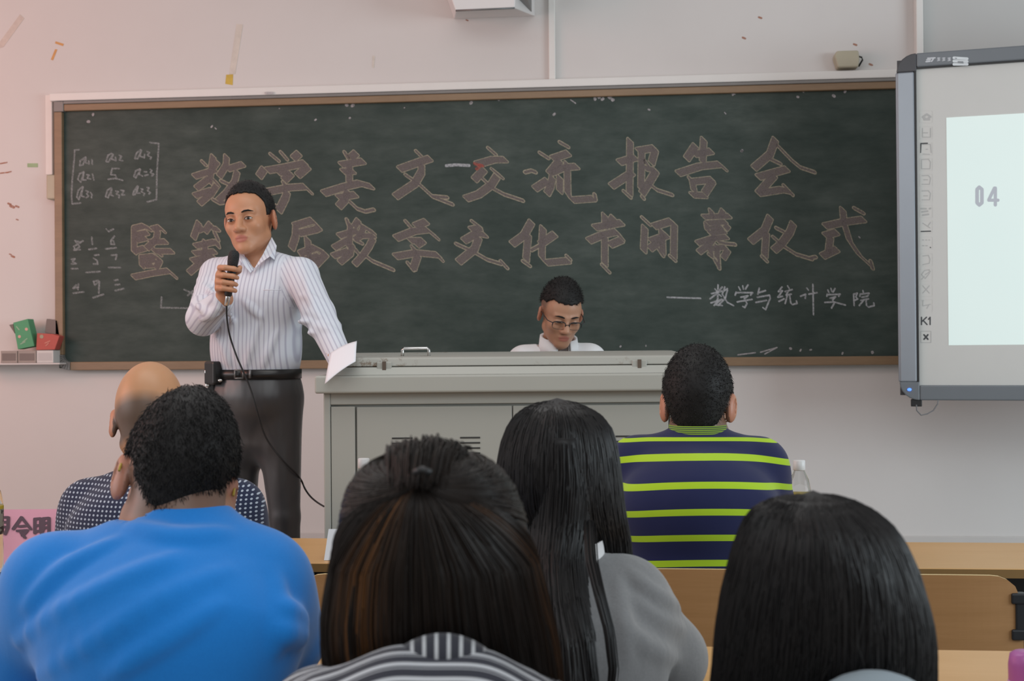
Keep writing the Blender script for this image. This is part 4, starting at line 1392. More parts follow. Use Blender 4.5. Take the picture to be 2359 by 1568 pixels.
# ------------------------------------------------------------------ the speaker
def speaker():
    s = 652.0
    feet = U(600, 1535, 4.6)
    root = thing('person', 'standing man in a white pinstripe shirt and dark trousers, speaking into a microphone', 'person', (feet.x, feet.y, .2))
    a = math.radians(15)
    rt = CR * math.cos(a) - CF * math.sin(a)
    fw_ = -CF * math.cos(a) - CR * math.sin(a)
    rt_, fwd = np.array(rt), np.array(fw_)
    dcam = (CAM - U(577, 503, 4.6)).to_2d().normalized()
    hd = dcam * math.cos(math.radians(22)) - CR.to_2d() * math.sin(math.radians(22))
    M = head_M(U(576, 506, 4.6), heading(hd.x, hd.y), 3, 6, 1.04)
    nb = U(592, 606, 4.63)
    J = dict(sr=U(694, 634, 4.56), sl=U(500, 634, 4.68), er=U(734, 722, 4.42), wr=U(771, 800, 4.30), el=U(468, 734, 4.50), wl=U(516, 689, 4.33))
    P = dict(pel=U(592, 912, 4.62), wai=U(591, 835, 4.62), che=U(592, 700, 4.62), upp=U(596, 640, 4.63))
    # microphone axis
    mt, mbm = U(540.5, 576, 4.27), U(523, 697, 4.29)
    ux = (mt - mbm).normalized()
    def on_ax(py):
        return mbm.lerp(mt, (697 - py) / (697 - 576))
    right, tocam = CR, -CF
    e = lambda th: right * math.cos(math.radians(th)) + tocam * math.sin(math.radians(th))
    lo = np.array([feet.x - .45, feet.y - .50, .19])
    hi = np.array([feet.x + .55, feet.y + .30, 1.96])
    hc = np.array(on_ax(640))
    f = grid_for(lo, hi, [(np.array(M.translation), .155), (hc, .065)], .0027, .010)
    add_head(f, M, 1.04, np.array(nb), .053, ear=1.1)
    f.frame()
    # trunk under the clothes
    f.econe(P['pel'], .130, .090, P['wai'], .128, .095, rt_, fwd)
    f.econe(P['wai'], .128, .095, P['che'], .145, .098, rt_, fwd)
    f.econe(P['che'], .145, .098, P['upp'], .125, .075, rt_, fwd)
    f.cone(nb, .055, P['upp'], .07, .04)
    for q in ('r', 'l'):
        f.cone(P['upp'], .06, J['s' + q], .045, .03)
        f.chain([J['s' + q], J['e' + q], J['w' + q]], [.046, .036, .027], .02)
    legs = {'r': [U(640, 950, 4.60), U(656, 1190, 4.58), U(660, 1500, 4.62)], 'l': [U(548, 950, 4.64), U(556, 1190, 4.62), U(556, 1500, 4.66)]}
    for q in legs.values():
        f.chain(q, [.070, .042, .034], .03)
    # gripping hand
    kn = [620, 637, 653, 667]
    for i, py in enumerate(kn):
        c = on_ax(py)
        tilt_ = ux * (-.004)
        k = (1.0, 1.02, .98, .9)[i]
        f.chain([np.array(c + e(172) * .039 * k + ux * .006), np.array(c + e(122) * .0315 * k + ux * .004), np.array(c + e(62) * .0255 * k), np.array(c + e(14) * .0235 + tilt_)], [.0100, .0096, .0090, .0076], .003)
    f.cone(np.array(on_ax(628) + e(190) * .036), .014, np.array(on_ax(664) + e(190) * .034), .0135, .012)
    f.cone(np.array(on_ax(640) + e(205) * .034), .016, np.array(J['wl']), .025, .02)
    f.chain([np.array(on_ax(655) + e(225) * .032), np.array(on_ax(632) + e(268) * .029), np.array(on_ax(622) + e(312) * .027), np.array(on_ax(616) + e(352) * .025)], [.014, .0115, .010, .0085], .006)
    # resting hand
    Mh = Matrix.Translation(J['wr']) @ Matrix(((.93, .35, 0), (-.35, .93, 0), (0, 0, 1))).to_4x4() @ Matrix.Rotation(-.2, 4, 'X')
    Mh = Matrix.Translation(J['wr']) @ Matrix.Rotation(math.radians(-150), 4, 'Z') @ Matrix.Rotation(math.radians(-30), 4, 'X')
    add_hand(f, Mh, -1, .3, .92)
    f.frame()
    st = lambda L: np.clip((L[:, 2] - .01) / .02, 0, 1) * np.clip((.012 - L[:, 1]) / .03, 0, 1) * .75 * (L[:, 2] < .09)
    skin_obj(f, M, root, stubble=st)
    eyes(M, root)
    line = [(-.13, -.045), (-.09, -.050), (-.055, -.030), (-.042, .018), (-.008, .024), (.004, .004), (.020, .004), (.026, .050), (.042, .076), (.060, .084), (.082, .088), (.12, .10)]
    v, q = hair_cap(M, 1.04, line, .003, .012)
    fz = fuzz(v, q, M, 1500, .008, .0007, (0, .2, -.5), .35, jit=.15)
    hair_obj('hair', [(v, q, RNG.uniform(0, .5, len(v))), fz], M_HAIRSH, root)
    # shirt
    g = grid_for(lo, hi, [(np.array(U(592, 620, 4.6)), .12)], .005, .007)
    g.econe(U(591, 846, 4.62), .150, .112, U(590, 800, 4.62), .152, .122, rt_, fwd, .02, p=2.3)
    g.econe(U(590, 800, 4.62), .152, .122, P['che'], .160, .120, rt_, fwd, .03, p=2.3)
    g.econe(P['che'], .160, .120, P['upp'], .146, .092, rt_, fwd, .03, p=2.3)
    g.econe(P['upp'], .146, .085, nb + Vector((0, 0, -.012)), .066, .066, rt_, fwd, .03)
    for q in ('r', 'l'):
        g.cone(U(600, 628, 4.63), .062, J['s' + q], .058, .04)
    g.chain([J['sr'], J['er'], J['wr'] + (J['wr'] - J['er']) * .38], [.060, .054, .041], .02)
    g.chain([J['sl'], J['el']], [.060, .058], .02)
    g.cone(J['el'], .056, J['wl'] + (J['el'] - J['wl']) * .08, .040, .015)
    # soft folds at the bends
    for k in range(7):
        b = J['sl'].lerp(J['el'], .25 + k * .11) if k < 4 else J['er'].lerp(J['wr'], .1 + (k - 4) * .24)
        rr = .052 if k < 4 else .047
        o = Vector(RNG.normal(0, .010, 3))
        g.ell(np.array(b + o), (rr + .004, rr + .004, .012), .014)
    g.frame(M, 1.04).cone((0, -.02, -.06), .058, (0, -.035, -.17), .062, .008, 'sub').frame()
    for pts in ([(525, 705), (538, 760), (548, 838)], [(606, 715), (585, 780), (566, 846)], [(500, 770), (520, 810), (530, 842)], [(640, 760), (620, 800), (605, 846)], [(560, 690), (600, 730)],
                [(692, 680), (722, 690), (750, 705)], [(705, 716), (735, 728), (762, 742)], [(722, 750), (750, 756), (778, 770)], [(700, 640), (715, 690), (735, 730)],
                [(462, 655), (485, 672), (505, 700)], [(452, 700), (470, 716), (500, 722)], [(460, 735), (480, 730), (505, 705)], [(510, 610), (500, 640), (498, 665)]):
        g.fold(pts, .008, .75, .016, 3.9, 4.9)
    # open neck in front
    g.cone(np.array(U(583, 620, 4.535)), .010, np.array(U(588, 572, 4.548)), .054, .006, 'sub')
    tors = lambda v: np.ones(len(v), bool)
    oc = np.array(P['che'])
    outer = lambda v: np.abs((v - oc) @ rt_) > .125
    arms = [(J['sr'], J['er'], .085, outer), (J['er'], J['wr'], .085, outer), (J['sl'], J['el'], .085, outer), (J['el'], J['wl'], .085, lambda v: ((v - oc) @ rt_ < -.09) | ((v - oc) @ fwd > .13))]
    shirt = cloth_obj('shirt', g, M_SHIRT1, root, rt_, oc, arms, 0, 1)
    # collar wings
    def wing(pts):
        v = [U(*p) for p in pts]
        n = len(v)
        MBx = MB().add(v + [p + CF * .004 for p in v], [list(range(n))[::-1], list(range(n, 2 * n))] + [[i, (i + 1) % n, (i + 1) % n + n, i + n] for i in range(n)])
        o = MBx.build('collar', M_SHIRT1, shirt)
        pp = np.array([[((p - v[0]).dot(CR + Vector((0, 0, .6)))), 0, 0] for p in v + v])
        o.data.attributes.new('pat', 'FLOAT_VECTOR', 'POINT').data.foreach_set('vector', pp.astype(np.float32).ravel())
        return o
    wing([(626, 546, 4.60), (637, 566, 4.57), (632, 598, 4.525), (622, 590, 4.515), (602, 604, 4.512), (584, 621, 4.515), (606, 585, 4.53), (617, 563, 4.57)])
    wing([(549, 566, 4.60), (556, 572, 4.57), (566, 596, 4.535), (583, 621, 4.515), (577, 628, 4.51), (556, 604, 4.515), (547, 590, 4.55)])
    pk = MB()
    pk.tube([U(607, 668, 4.478), U(628, 667.5, 4.47), U(648, 668, 4.478)], .0016, 6)
    pk.build('pocket_hem', M_SHIRT1, shirt)
    # trousers
    h = grid_for(lo, hi, [], .008, .008)
    h.econe(U(591, 852, 4.62), .146, .108, P['pel'], .155, .118, rt_, fwd, .02, p=2.3)
    h.chain([U(640, 935, 4.60), U(656, 1190, 4.58), U(660, 1512, 4.61)], [.086, .054, .052], .012)
    h.chain([U(548, 935, 4.64), U(556, 1190, 4.62), U(556, 1512, 4.65)], [.088, .052, .050], .012)
    h.econe(P['pel'], .155, .118, U(593, 1010, 4.62), .11, .09, rt_, fwd, .04)
    h.fn(lambda L: L[..., 2] - (U(591, 851, 4.62).z), (lo[0], lo[1], 1.0), (hi[0], hi[1], 1.5), .003, 'sub') if False else None
    h.fn(lambda L: (U(591, 850, 4.62).z) - L[..., 2], (lo[0], lo[1], .9), (hi[0], hi[1], 1.6), .004, 'sub')
    tr = cloth_obj('trousers', h, M_TROUSER, root)
    # crease
    # belt
    bl = MB()
    n = 40
    rows = []
    for i in range(n + 1):
        q = 2 * PI * i / n
        ce = U(591, 861, 4.62)
        sx, sy = math.sin(q), math.cos(q)
        ee = 2 / 2.3
        p = ce + rt * .158 * math.copysign(abs(sx) ** ee, sx) + fw_ * .120 * math.copysign(abs(sy) ** ee, sy)
        rows += [p + Vector((0, 0, .017)), p - Vector((0, 0, .017))]
    bl.add(rows, [[2 * i, 2 * i + 1, 2 * i + 3, 2 * i + 2] for i in range(n)], 0, True)
    belt = bl.build('belt', M_LEATHER, root)
    sm = belt.modifiers.new('thickness', 'SOLIDIFY')
    sm.thickness = .006
    sm.offset = 0
    mb = MB()
    for px in (541, 560):
        mb.tube([U(px, 851, 4.485), U(px, 872, 4.485)], .0030, 6)
    mb.tube([U(541, 852, 4.485), U(560, 852, 4.485)], .003, 6).tube([U(541, 871, 4.485), U(560, 871, 4.485)], .003, 6)
    mb.build('buckle', M_DARKMETAL, belt)
    MB().tube([U(576, 852, 4.485), U(576, 871, 4.485)], .0045, 6).build('belt_keeper', M_DARKMETAL, belt)
    # phone pouch and keys at the hip
    mb = MB()
    c = U(492, 862, 4.56)
    mb.M = Matrix.Translation(c) @ Matrix.Rotation(math.radians(-40), 4, 'Z')
    mb.box(-.026, .040, -.024, .020, -.036, .046)
    po = mb.build('phone_pouch', M_LEATHER, root, bevel=.008, seg=3)
    MB().ellipsoid(U(507, 876, 4.525), (.009, .005, .006)).build('pouch_stud', M_CHROME, po)
    mb = MB()
    for x, y in ((478, 843), (476, 856), (480, 868), (478, 886), (476, 902)):
        c = U(x, y, 4.56)
        mb.box(c.x - .006, c.x + .008, c.y - .006, c.y + .006, c.z - .007, c.z + .007)
    mb.build('key_chain', M_CHROME, po, bevel=.003)
    MB().box(*[x for x in (U(483, 890, 4.57).x - .006, U(483, 890, 4.57).x + .02, U(483, 890, 4.57).y - .01, U(483, 890, 4.57).y + .01, U(483, 905, 4.57).z, U(483, 872, 4.57).z)]).build('key_fob', M_LEATHER, po, bevel=.005)
    # shoes
    for q, d in (('r', .1), ('l', -.15)):
        an = legs[q][2]
        fx = (fw_ + rt * d).normalized()
        k = grid_for(np.array([an.x - .25, an.y - .30, .19]), np.array([an.x + .2, an.y + .2, .34]), [], .006, .006)
        b0 = Vector((an.x, an.y, .2))
        k.ell(np.array(b0 + fx * .06 + Vector((0, 0, .030))), (.048, .048, .034), .02)
        k.econe(np.array(b0 - fx * .04 + Vector((0, 0, .035))), .036, .034, np.array(b0 + fx * .15 + Vector((0, 0, .028))), .043, .027, np.array(Vector((-fx.y, fx.x, 0))), np.array((0, 0, 1.0)), .02)
        k.cone(np.array(b0 + Vector((0, 0, .05))), .04, np.array(b0 + Vector((0, 0, .1))), .038, .02)
        k.fn(lambda L: .2005 - L[..., 2] + 0 * L[..., 0], (an.x - .3, an.y - .3, .18), (an.x + .3, an.y + .3, .4), 0, 'x') if False else None
        v, q_ = k.mesh(1)
        v[:, 2] = np.maximum(v[:, 2], .2005)
        from_arrays('shoe', v, q_, M_LEATHER, root, True)
    # the microphone
    mic = thing('microphone', 'black wired microphone in the standing man\'s fist', 'microphone', on_ax(640))
    Mm = Matrix.Translation(mbm) @ ux.to_track_quat('Z', 'Y').to_matrix().to_4x4()
    L = (mt - mbm).length
    def lm():
        mb = MB()
        mb.M = Mm
        return mb
    lm().lathe([(.0095, .022), (.0125, .026), (.0135, L * .30), (.0140, L * .62), (.0150, L * .66)], n=20).build('handle', M_BLACK, mic)
    t = NT('black_wire_mesh')
    ch = t.n('ShaderNodeTexVoronoi')
    ch.inputs['Scale'].default_value = 420
    t.t.links.new(t.coords(), ch.inputs['Vector'])
    t.base((.013, .013, .014, 1), .5, .3)
    t.bump(ch.outputs['Distance'], .7, .002)
    lm().lathe([(.0145, L * .655), (.0165, L * .70), (.0182, L * .78), (.0186, L * .88), (.0165, L * .95), (.011, L * .988), (.003, L)], n=24).build('grille', t.m, mic)
    lm().lathe([(.0154, L * .64), (.0165, L * .645), (.0165, L * .665), (.0154, L * .67)], n=20).build('collar_ring', M_DARKMETAL, mic)
    lm().lathe([(.0060, -.010), (.0080, -.008), (.0085, .020), (.0085, .0225)], n=16).build('connector', M_CHROME, mic)
    def spline(cp, n=8):
        out = []
        for i in range(len(cp) - 1):
            p0, p1, p2, p3 = cp[max(i - 1, 0)], cp[i], cp[i + 1], cp[min(i + 2, len(cp) - 1)]
            for k in range(n):
                x = k / n
                out.append(.5 * ((2 * p1) + (p2 - p0) * x + (2 * p0 - 5 * p1 + 4 * p2 - p3) * x * x + (3 * p1 - p0 - 3 * p2 + p3) * x ** 3))
        return out + [cp[-1]]
    cp = [U(*p) for p in ((522, 700, 4.29), (523, 735, 4.36), (530, 775, 4.44), (545, 820, 4.45), (558, 850, 4.455), (576, 893, 4.46), (590, 940, 4.46), (605, 990, 4.475), (622, 1023, 4.485), (655, 1064, 4.495), (684, 1092, 4.54), (694, 1106, 4.60))]
    cp += [U(703, 1126, 4.60), U(715, 1143, 4.55), U(730, 1156, 4.48), U(746, 1166, 4.35)]
    MB().tube(spline(cp), .0032, 6).build('cable', M_BLACK, mic)
speaker()

# ------------------------------------------------------------------ the young man behind the lectern
def operator():
    c = U(1292, 722, 5.02)
    root = thing('person', 'young man in glasses and white shirt, head bowed behind the lectern', 'person', (c.x, c.y + .12, .2))
    d = (CAM - c).to_2d().normalized() * math.cos(math.radians(16)) + CR.to_2d() * math.sin(math.radians(16))
    M = head_M(c, heading(d.x, d.y), 24, -4, .98)
    fwd = np.array((d.x, d.y, 0))
    rt_ = np.array((-d.y, d.x, 0))
    F_, R_ = Vector(fwd), Vector(rt_)
    nb = U(1284, 800, 5.12)
    sl, sr = U(1207, 834, 5.10), U(1358, 830, 5.10)
    ch = nb + Vector((0, .02, -.22))
    wa = Vector((nb.x, nb.y + .03, .78))
    pe = Vector((nb.x, nb.y + .02, .66))
    lo = np.array([nb.x - .36, nb.y - .45, .19])
    hi = np.array([nb.x + .36, nb.y + .25, 1.64])
    f = grid_for(lo, hi, [(np.array(c), .15)], .003, .010)
    add_head(f, M, .98, np.array(nb), .050, ear=1.05)
    def trunk(g, o, sleeves, long=True):
        g.econe(pe, .150 + o, .105 + o, wa, .140 + o, .10 + o, rt_, fwd)
        g.econe(wa, .140 + o, .10 + o, ch, .150 + o, .10 + o, rt_, fwd)
        g.econe(ch, .150 + o, .10 + o, nb + Vector((0, 0, -.06)), .10 + o, .07 + o, rt_, fwd, .04)
        for s_, e_ in ((sl, -1), (sr, 1)):
            g.cone(nb + Vector((0, 0, -.05)), .050 + o, s_, .046 + o, .04)
    el, er = Vector((sl.x - .04, sl.y - .06, 1.0)), Vector((sr.x + .04, sr.y - .06, 1.0))
    wl, wr = Vector((el.x + .04, el.y - .20, .985)), Vector((er.x - .04, er.y - .20, .985))
    trunk(f, 0, True)
    f.cone(nb, .05, nb + Vector((0, 0, -.08)), .07, .04)
    f.chain([sl, el, wl], [.046, .036, .026], .02)
    f.chain([sr, er, wr], [.046, .036, .026], .02)
    for w_, s_ in ((wl, 1), (wr, -1)):
        add_hand(f, Matrix.Translation(w_) @ Matrix.Rotation(math.radians(180), 4, 'Z'), s_, .3, .9)
    f.frame()
    for s_ in (-1, 1):
        hp = pe + R_ * s_ * .09
        kn = hp + F_ * .22 + Vector((0, 0, -.0))
        f.chain([hp, kn, Vector((kn.x, kn.y, .27))], [.075, .055, .042], .03)
        f.cone((kn.x, kn.y, .245), .045, (kn.x + F_.x * .1, kn.y + F_.y * .1, .24), .038, .02)
    st = lambda L: np.clip((L[:, 2] - .0) / .03, 0, 1) * np.clip((.035 - L[:, 1]) / .02, 0, 1) * .6 * (np.abs(L[:, 0]) < .0785)
    skin_obj(f, M, root, base=(.43, .225, .14), stubble=st)
    eyes(M, root, .75)
    line = [(-.13, -.01), (-.09, .0), (-.05, .03), (-.02, .046), (.0, .050), (.015, .050), (.03, .064), (.05, .074), (.065, .072), (.085, .068), (.12, .068)]
    v, q = hair_cap(M, .98, line, .005, .018)
    fz = fuzz(v, q, M, 1500, .010, .0007, (0, .2, .1), .8, jit=.2)
    hair_obj('hair', [(v, q, RNG.uniform(0, .5, len(v))), fz], M_HAIRSH, root)
    g = grid_for(lo, hi, [], .007, .007)
    trunk(g, .014, True)
    g.chain([sl, el], [.062, .058], .03)
    g.chain([sr, er], [.062, .058], .03)
    g.frame(M, .98).cone((0, -.02, -.06), .056, (0, -.03, -.15), .060, .008, 'sub').frame()
    sh = cloth_obj('shirt', g, M_SHIRT2, root)
    # collar
    cc = U(1287, 796, 5.08)
    collar(sh, cc, R_, F_, .064, .070, -.020, .030, M_SHIRT2, gap=.35, flare=.014, tilt=.020, drop=.012)
    h = grid_for(lo, hi, [], .010, .010)
    h.econe(pe, .165, .12, pe + Vector((0, 0, .08)), .155, .115, rt_, fwd)
    for s_ in (-1, 1):
        hp = pe + R_ * s_ * .09
        kn = hp + F_ * .22
        h.chain([hp, kn, Vector((kn.x, kn.y, .30))], [.09, .07, .055], .03)
    cloth_obj('trousers', h, M_DENIM, root)
    # glasses
    gl = MB()
    gl.M = M
    for s_ in (-1, 1):
        pts = []
        for k in range(25):
            a = 2 * PI * k / 24
            ca, sa = math.cos(a), math.sin(a)
            pts.append((s_ * .0335 + .0255 * math.copysign(abs(ca) ** .6, ca), .106 - abs(s_ * .0335 + .0255 * ca) * .14, -.010 + .0155 * math.copysign(abs(sa) ** .6, sa)))
        gl.tube(pts, [.0021 if p[2] > -.012 else .0008 for p in pts], 6, cap=False)
        gl.tube([(s_ * .059, .097, -.002), (s_ * .076, .078, .0), (s_ * .082, .02, .006), (s_ * .083, -.008, .004)], .0019, 6)
    gl.tube([(-.008, .106, -.006), (0, .109, -.003), (.008, .106, -.006)], .0013, 6)
    o = gl.build('eyeglasses', M_BLACK, root)
    # stool
    t = thing('stool', 'low stool hidden behind the lectern under the seated young man', 'stool', (pe.x, pe.y, .2))
    MB().lathe([(.16, .545), (.165, .55), (.165, .57), (.155, .575)], (pe.x, pe.y, 0), 28).build('seat', M_PLY, t)
    for k in range(4):
        q = PI / 4 + k * PI / 2
        MB().tube([(pe.x + .13 * math.cos(q), pe.y + .13 * math.sin(q), .545), (pe.x + .15 * math.cos(q), pe.y + .15 * math.sin(q), .2)], .012, 8).build('leg', M_LEG, t)
operator()

# ------------------------------------------------------------------ the seated listeners, seen from behind
class Sitter:
    def __init__(self, label, head, turn, down, tilt, sc, nb, sl, sr, el, er, wl, wr, seat, neck_r=.054, chest=(.165, .105), lean=.06, base=SKIN, stubble=None, ear=1.0, lips=False, fine=.003, female=False, hidehead=.15, cran=(0.076, 0.098, 0.088)):
        self.M = head_M(head, turn, down, tilt, sc)
        self.sc = sc
        self.nb, self.sl, self.sr, self.el, self.er, self.wl, self.wr = nb, sl, sr, el, er, wl, wr
        self.seat = seat
        self.root = thing('person', label, 'person', (seat.x, seat.y, 0))
        self.pe = Vector((seat.x, seat.y, .56))
        self.wa = self.pe.lerp(nb, .30) + Vector((0, -lean * .6, 0))
        self.ch = self.pe.lerp(nb, .68) + Vector((0, -lean, 0))
        self.up = nb + Vector((0, -.02, -.075))
        self.cx, self.cy = chest
        self.rt = np.array(CR)
        self.fw = np.array(CF)
        xs = [p.x for p in (sl, sr, el, er, wl, wr, seat, head)]
        self.lo = np.array([min(xs) - .16, seat.y - .30, -.01])
        self.hi = np.array([max(xs) + .16, max(wl.y, wr.y, seat.y + .50) + .24, head.z + .20])
        f = grid_for(self.lo, self.hi, [(np.array(head), hidehead)], fine, .011)
        add_head(f, self.M, sc, np.array(nb), neck_r, ear=ear, cran=cran)
        f.frame()
        self.trunk(f, 0)
        f.cone(nb, neck_r * 1.1, self.up, .075, .04)
        f.chain([sl, el, wl], [.047, .038, .027], .02)
        f.chain([sr, er, wr], [.047, .038, .027], .02)
        for w_, s_, e_ in ((wl, 1, el), (wr, -1, er)):
            d = (w_ - e_)
            add_hand(f, Matrix.Translation(w_) @ Matrix.Rotation(heading(d.x, d.y) * PI / 180, 4, 'Z'), s_, .25, .92)
        f.frame()
        self.legs(f, 0)
        for x in self.kn:
            f.cone((x.x, x.y + .0, .05), .045, (x.x, x.y + .14, .035), .036, .03)
        v, q = f.mesh(2)
        v[:, 2] = np.maximum(v[:, 2], .002)
        self.body = from_arrays('body', v, q, M_SKIN, self.root, True, attrs={'tint': tint_for(v, self.M, base, True, stubble)})
    def trunk(self, g, o):
        g.econe(self.pe, .165 + o, .11 + o, self.wa, self.cx * .90 + o, self.cy * .95 + o, self.rt, self.fw)
        g.econe(self.wa, self.cx * .90 + o, self.cy * .95 + o, self.ch, self.cx + o, self.cy + o, self.rt, self.fw, .04)
        g.econe(self.ch, self.cx + o, self.cy + o, self.up, self.cx * .80 + o, self.cy * .72 + o, self.rt, self.fw, .04)
        for s_ in (self.sl, self.sr):
            g.cone(self.up, .056 + o, s_, .048 + o, .05)
            g.cone(self.ch, self.cy * .9 + o, s_ + Vector((0, 0, -.05)), .045 + o, .05)
    def legs(self, g, o):
        self.kn = []
        for s_ in (-1, 1):
            hp = self.pe + Vector((s_ * .085, .03, -.03))
            kn = Vector((hp.x + s_ * .03, self.seat.y + .42, .52))
            self.kn.append(kn)
            g.chain([hp, kn], [.080 + o, .058 + o], .03)
            g.chain([kn, Vector((kn.x, kn.y + .02, .09))], [.056 + o, .040 + o], .03)
    def garment(self, name, m, o=.014, sleeve=.6, droop=0.0, neck=.062, r=(.064, .056, .044), h=.006, fine=None, extra=None, cut=None, nh=.16, over=0.0, topk=None):
        """sleeve: how far down the arm it runs: 1 = elbow, 2 = wrist"""
        g = grid_for(self.lo, self.hi, fine or [], .005, h)
        self.trunk(g, o)
        g.econe(self.up, self.cx * .80 + o, self.cy * .72 + o, self.nb + Vector((0, 0, -.012)), neck, neck, self.rt, self.fw, .03)
        for s_, e_, w_ in ((self.sl, self.el, self.wl), (self.sr, self.er, self.wr)):
            if sleeve <= 1:
                p = s_.lerp(e_, sleeve)
                g.chain([s_, p], [r[0], r[0] + (r[1] - r[0]) * sleeve], .03)
            else:
                g.chain([s_, e_, e_.lerp(w_, sleeve - 1)], [r[0], r[1], r[2]], .025)
        if extra:
            extra(g)
        g.frame(self.M, self.sc).cone((0, -.02, -.06), neck * .9, (0, -.03, -nh), neck * .96, .008, 'sub').frame()
        if cut:
            cut(g)
        return cloth_obj(name, g, m, self.root, self.rt, np.array(self.ch), (), droop, 2, over, topk)
    def trousers(self, m=None):
        h = grid_for(self.lo, self.hi, [], .012, .012)
        h.econe(self.pe, .175, .12, self.pe + Vector((0, 0, .07)), .168, .115, self.rt, self.fw)
        self.legs(h, .012)
        v, q = h.mesh(1)
        v[:, 2] = np.maximum(v[:, 2], .03)
        return from_arrays('trousers', v, q, m or M_DENIM, self.root, True, attrs={'pat': np.zeros((len(v), 3))})

ZA_, ZB_, ZC_ = 3.37, 2.10, 1.42
def at_seat(px, Zs):
    p = U(px, 1400, Zs)
    return Vector((p.x, p.y, 0))

# bald man, front row
def bald():
    s = Sitter('bald man in a navy shirt with white dots, seated in the front row', U(346, 968, ZA_), 11, 19, 0, 1.10,
               U(372, 1085, 3.36), U(205, 1168, 3.36), U(545, 1168, 3.36), U(165, 1300, 3.42), U(585, 1300, 3.42), U(230, 1290, 3.68), U(520, 1290, 3.68), at_seat(375, 3.28),
               chest=(.185, .115), base=(.46, .235, .12), ear=1.1, cran=(.078, .099, .106),
               stubble=lambda L: np.clip((L[:, 2] + .075) / .02, 0, 1) * np.clip((.040 - L[:, 2] - .25 * (L[:, 1] + .1)) / .03, 0, 1) * np.clip((.02 - L[:, 1]) / .02, 0, 1) * .82 * (np.abs(L[:, 0]) < .079))
    sh = s.garment('shirt', M_SHIRT3, .016, 1.0, r=(.068, .062, .05), neck=.064)
    c = s.nb + Vector((0, 0, .0))
    collar(sh, c + Vector((0, -.004, .0)), CR, CF, .066, .066, -.015, .022, M_SHIRT3, gap=.3, flare=.012, tilt=-.006, drop=.010)
    s.trousers()
bald()

# man in the striped polo, front row
def polo():
    s = Sitter('man in a navy polo shirt with lime stripes, seated in the front row', U(1608, 930, ZA_), -7, 6, 0, 1.05,
               U(1607, 1004, 3.34), U(1465, 1066, 3.36), U(1752, 1070, 3.34), U(1445, 1215, 3.44), U(1790, 1205, 3.42), U(1500, 1268, 3.66), U(1745, 1268, 3.66), at_seat(1600, 3.28),
               chest=(.170, .115), ear=1.15, lean=.07, cran=(.077, .098, .096),
               stubble=lambda L: np.clip((L[:, 2] + .10) / .04, 0, 1) * np.clip((.02 - L[:, 1]) / .04, 0, 1) * .7 * (np.abs(L[:, 0]) < .0775))
    sh = s.garment('polo_shirt', M_SHIRT5, .015, 1.0, droop=.45, r=(.064, .060, .052), neck=.068, h=.005, topk=(1.062, 1.75))
    collar(sh, U(1607, 994, 3.33), CR, CF, .068, .068, -.020, .016, M_COLLAR5, gap=.35, flare=.010, tilt=.0, drop=.006)
    line = [(-.13, -.078), (-.075, -.078), (-.060, -.055), (-.046, -.015), (-.036, .018), (.0, .024), (.006, .0), (.016, .0), (.03, .04), (.06, .07), (.12, .08)]
    v, q = hair_cap(s.M, s.sc, line, .005, .014, cran=(.077, .098, .096))
    fz = fuzz(v, q, s.M, 6000, .007, .0006, (0, -.1, -.5), .6, jit=.15)
    hair_obj('hair', [(v, q, RNG.uniform(0, .5, len(v))), fz], M_HAIRSH, s.root)
    s.trousers()
polo()

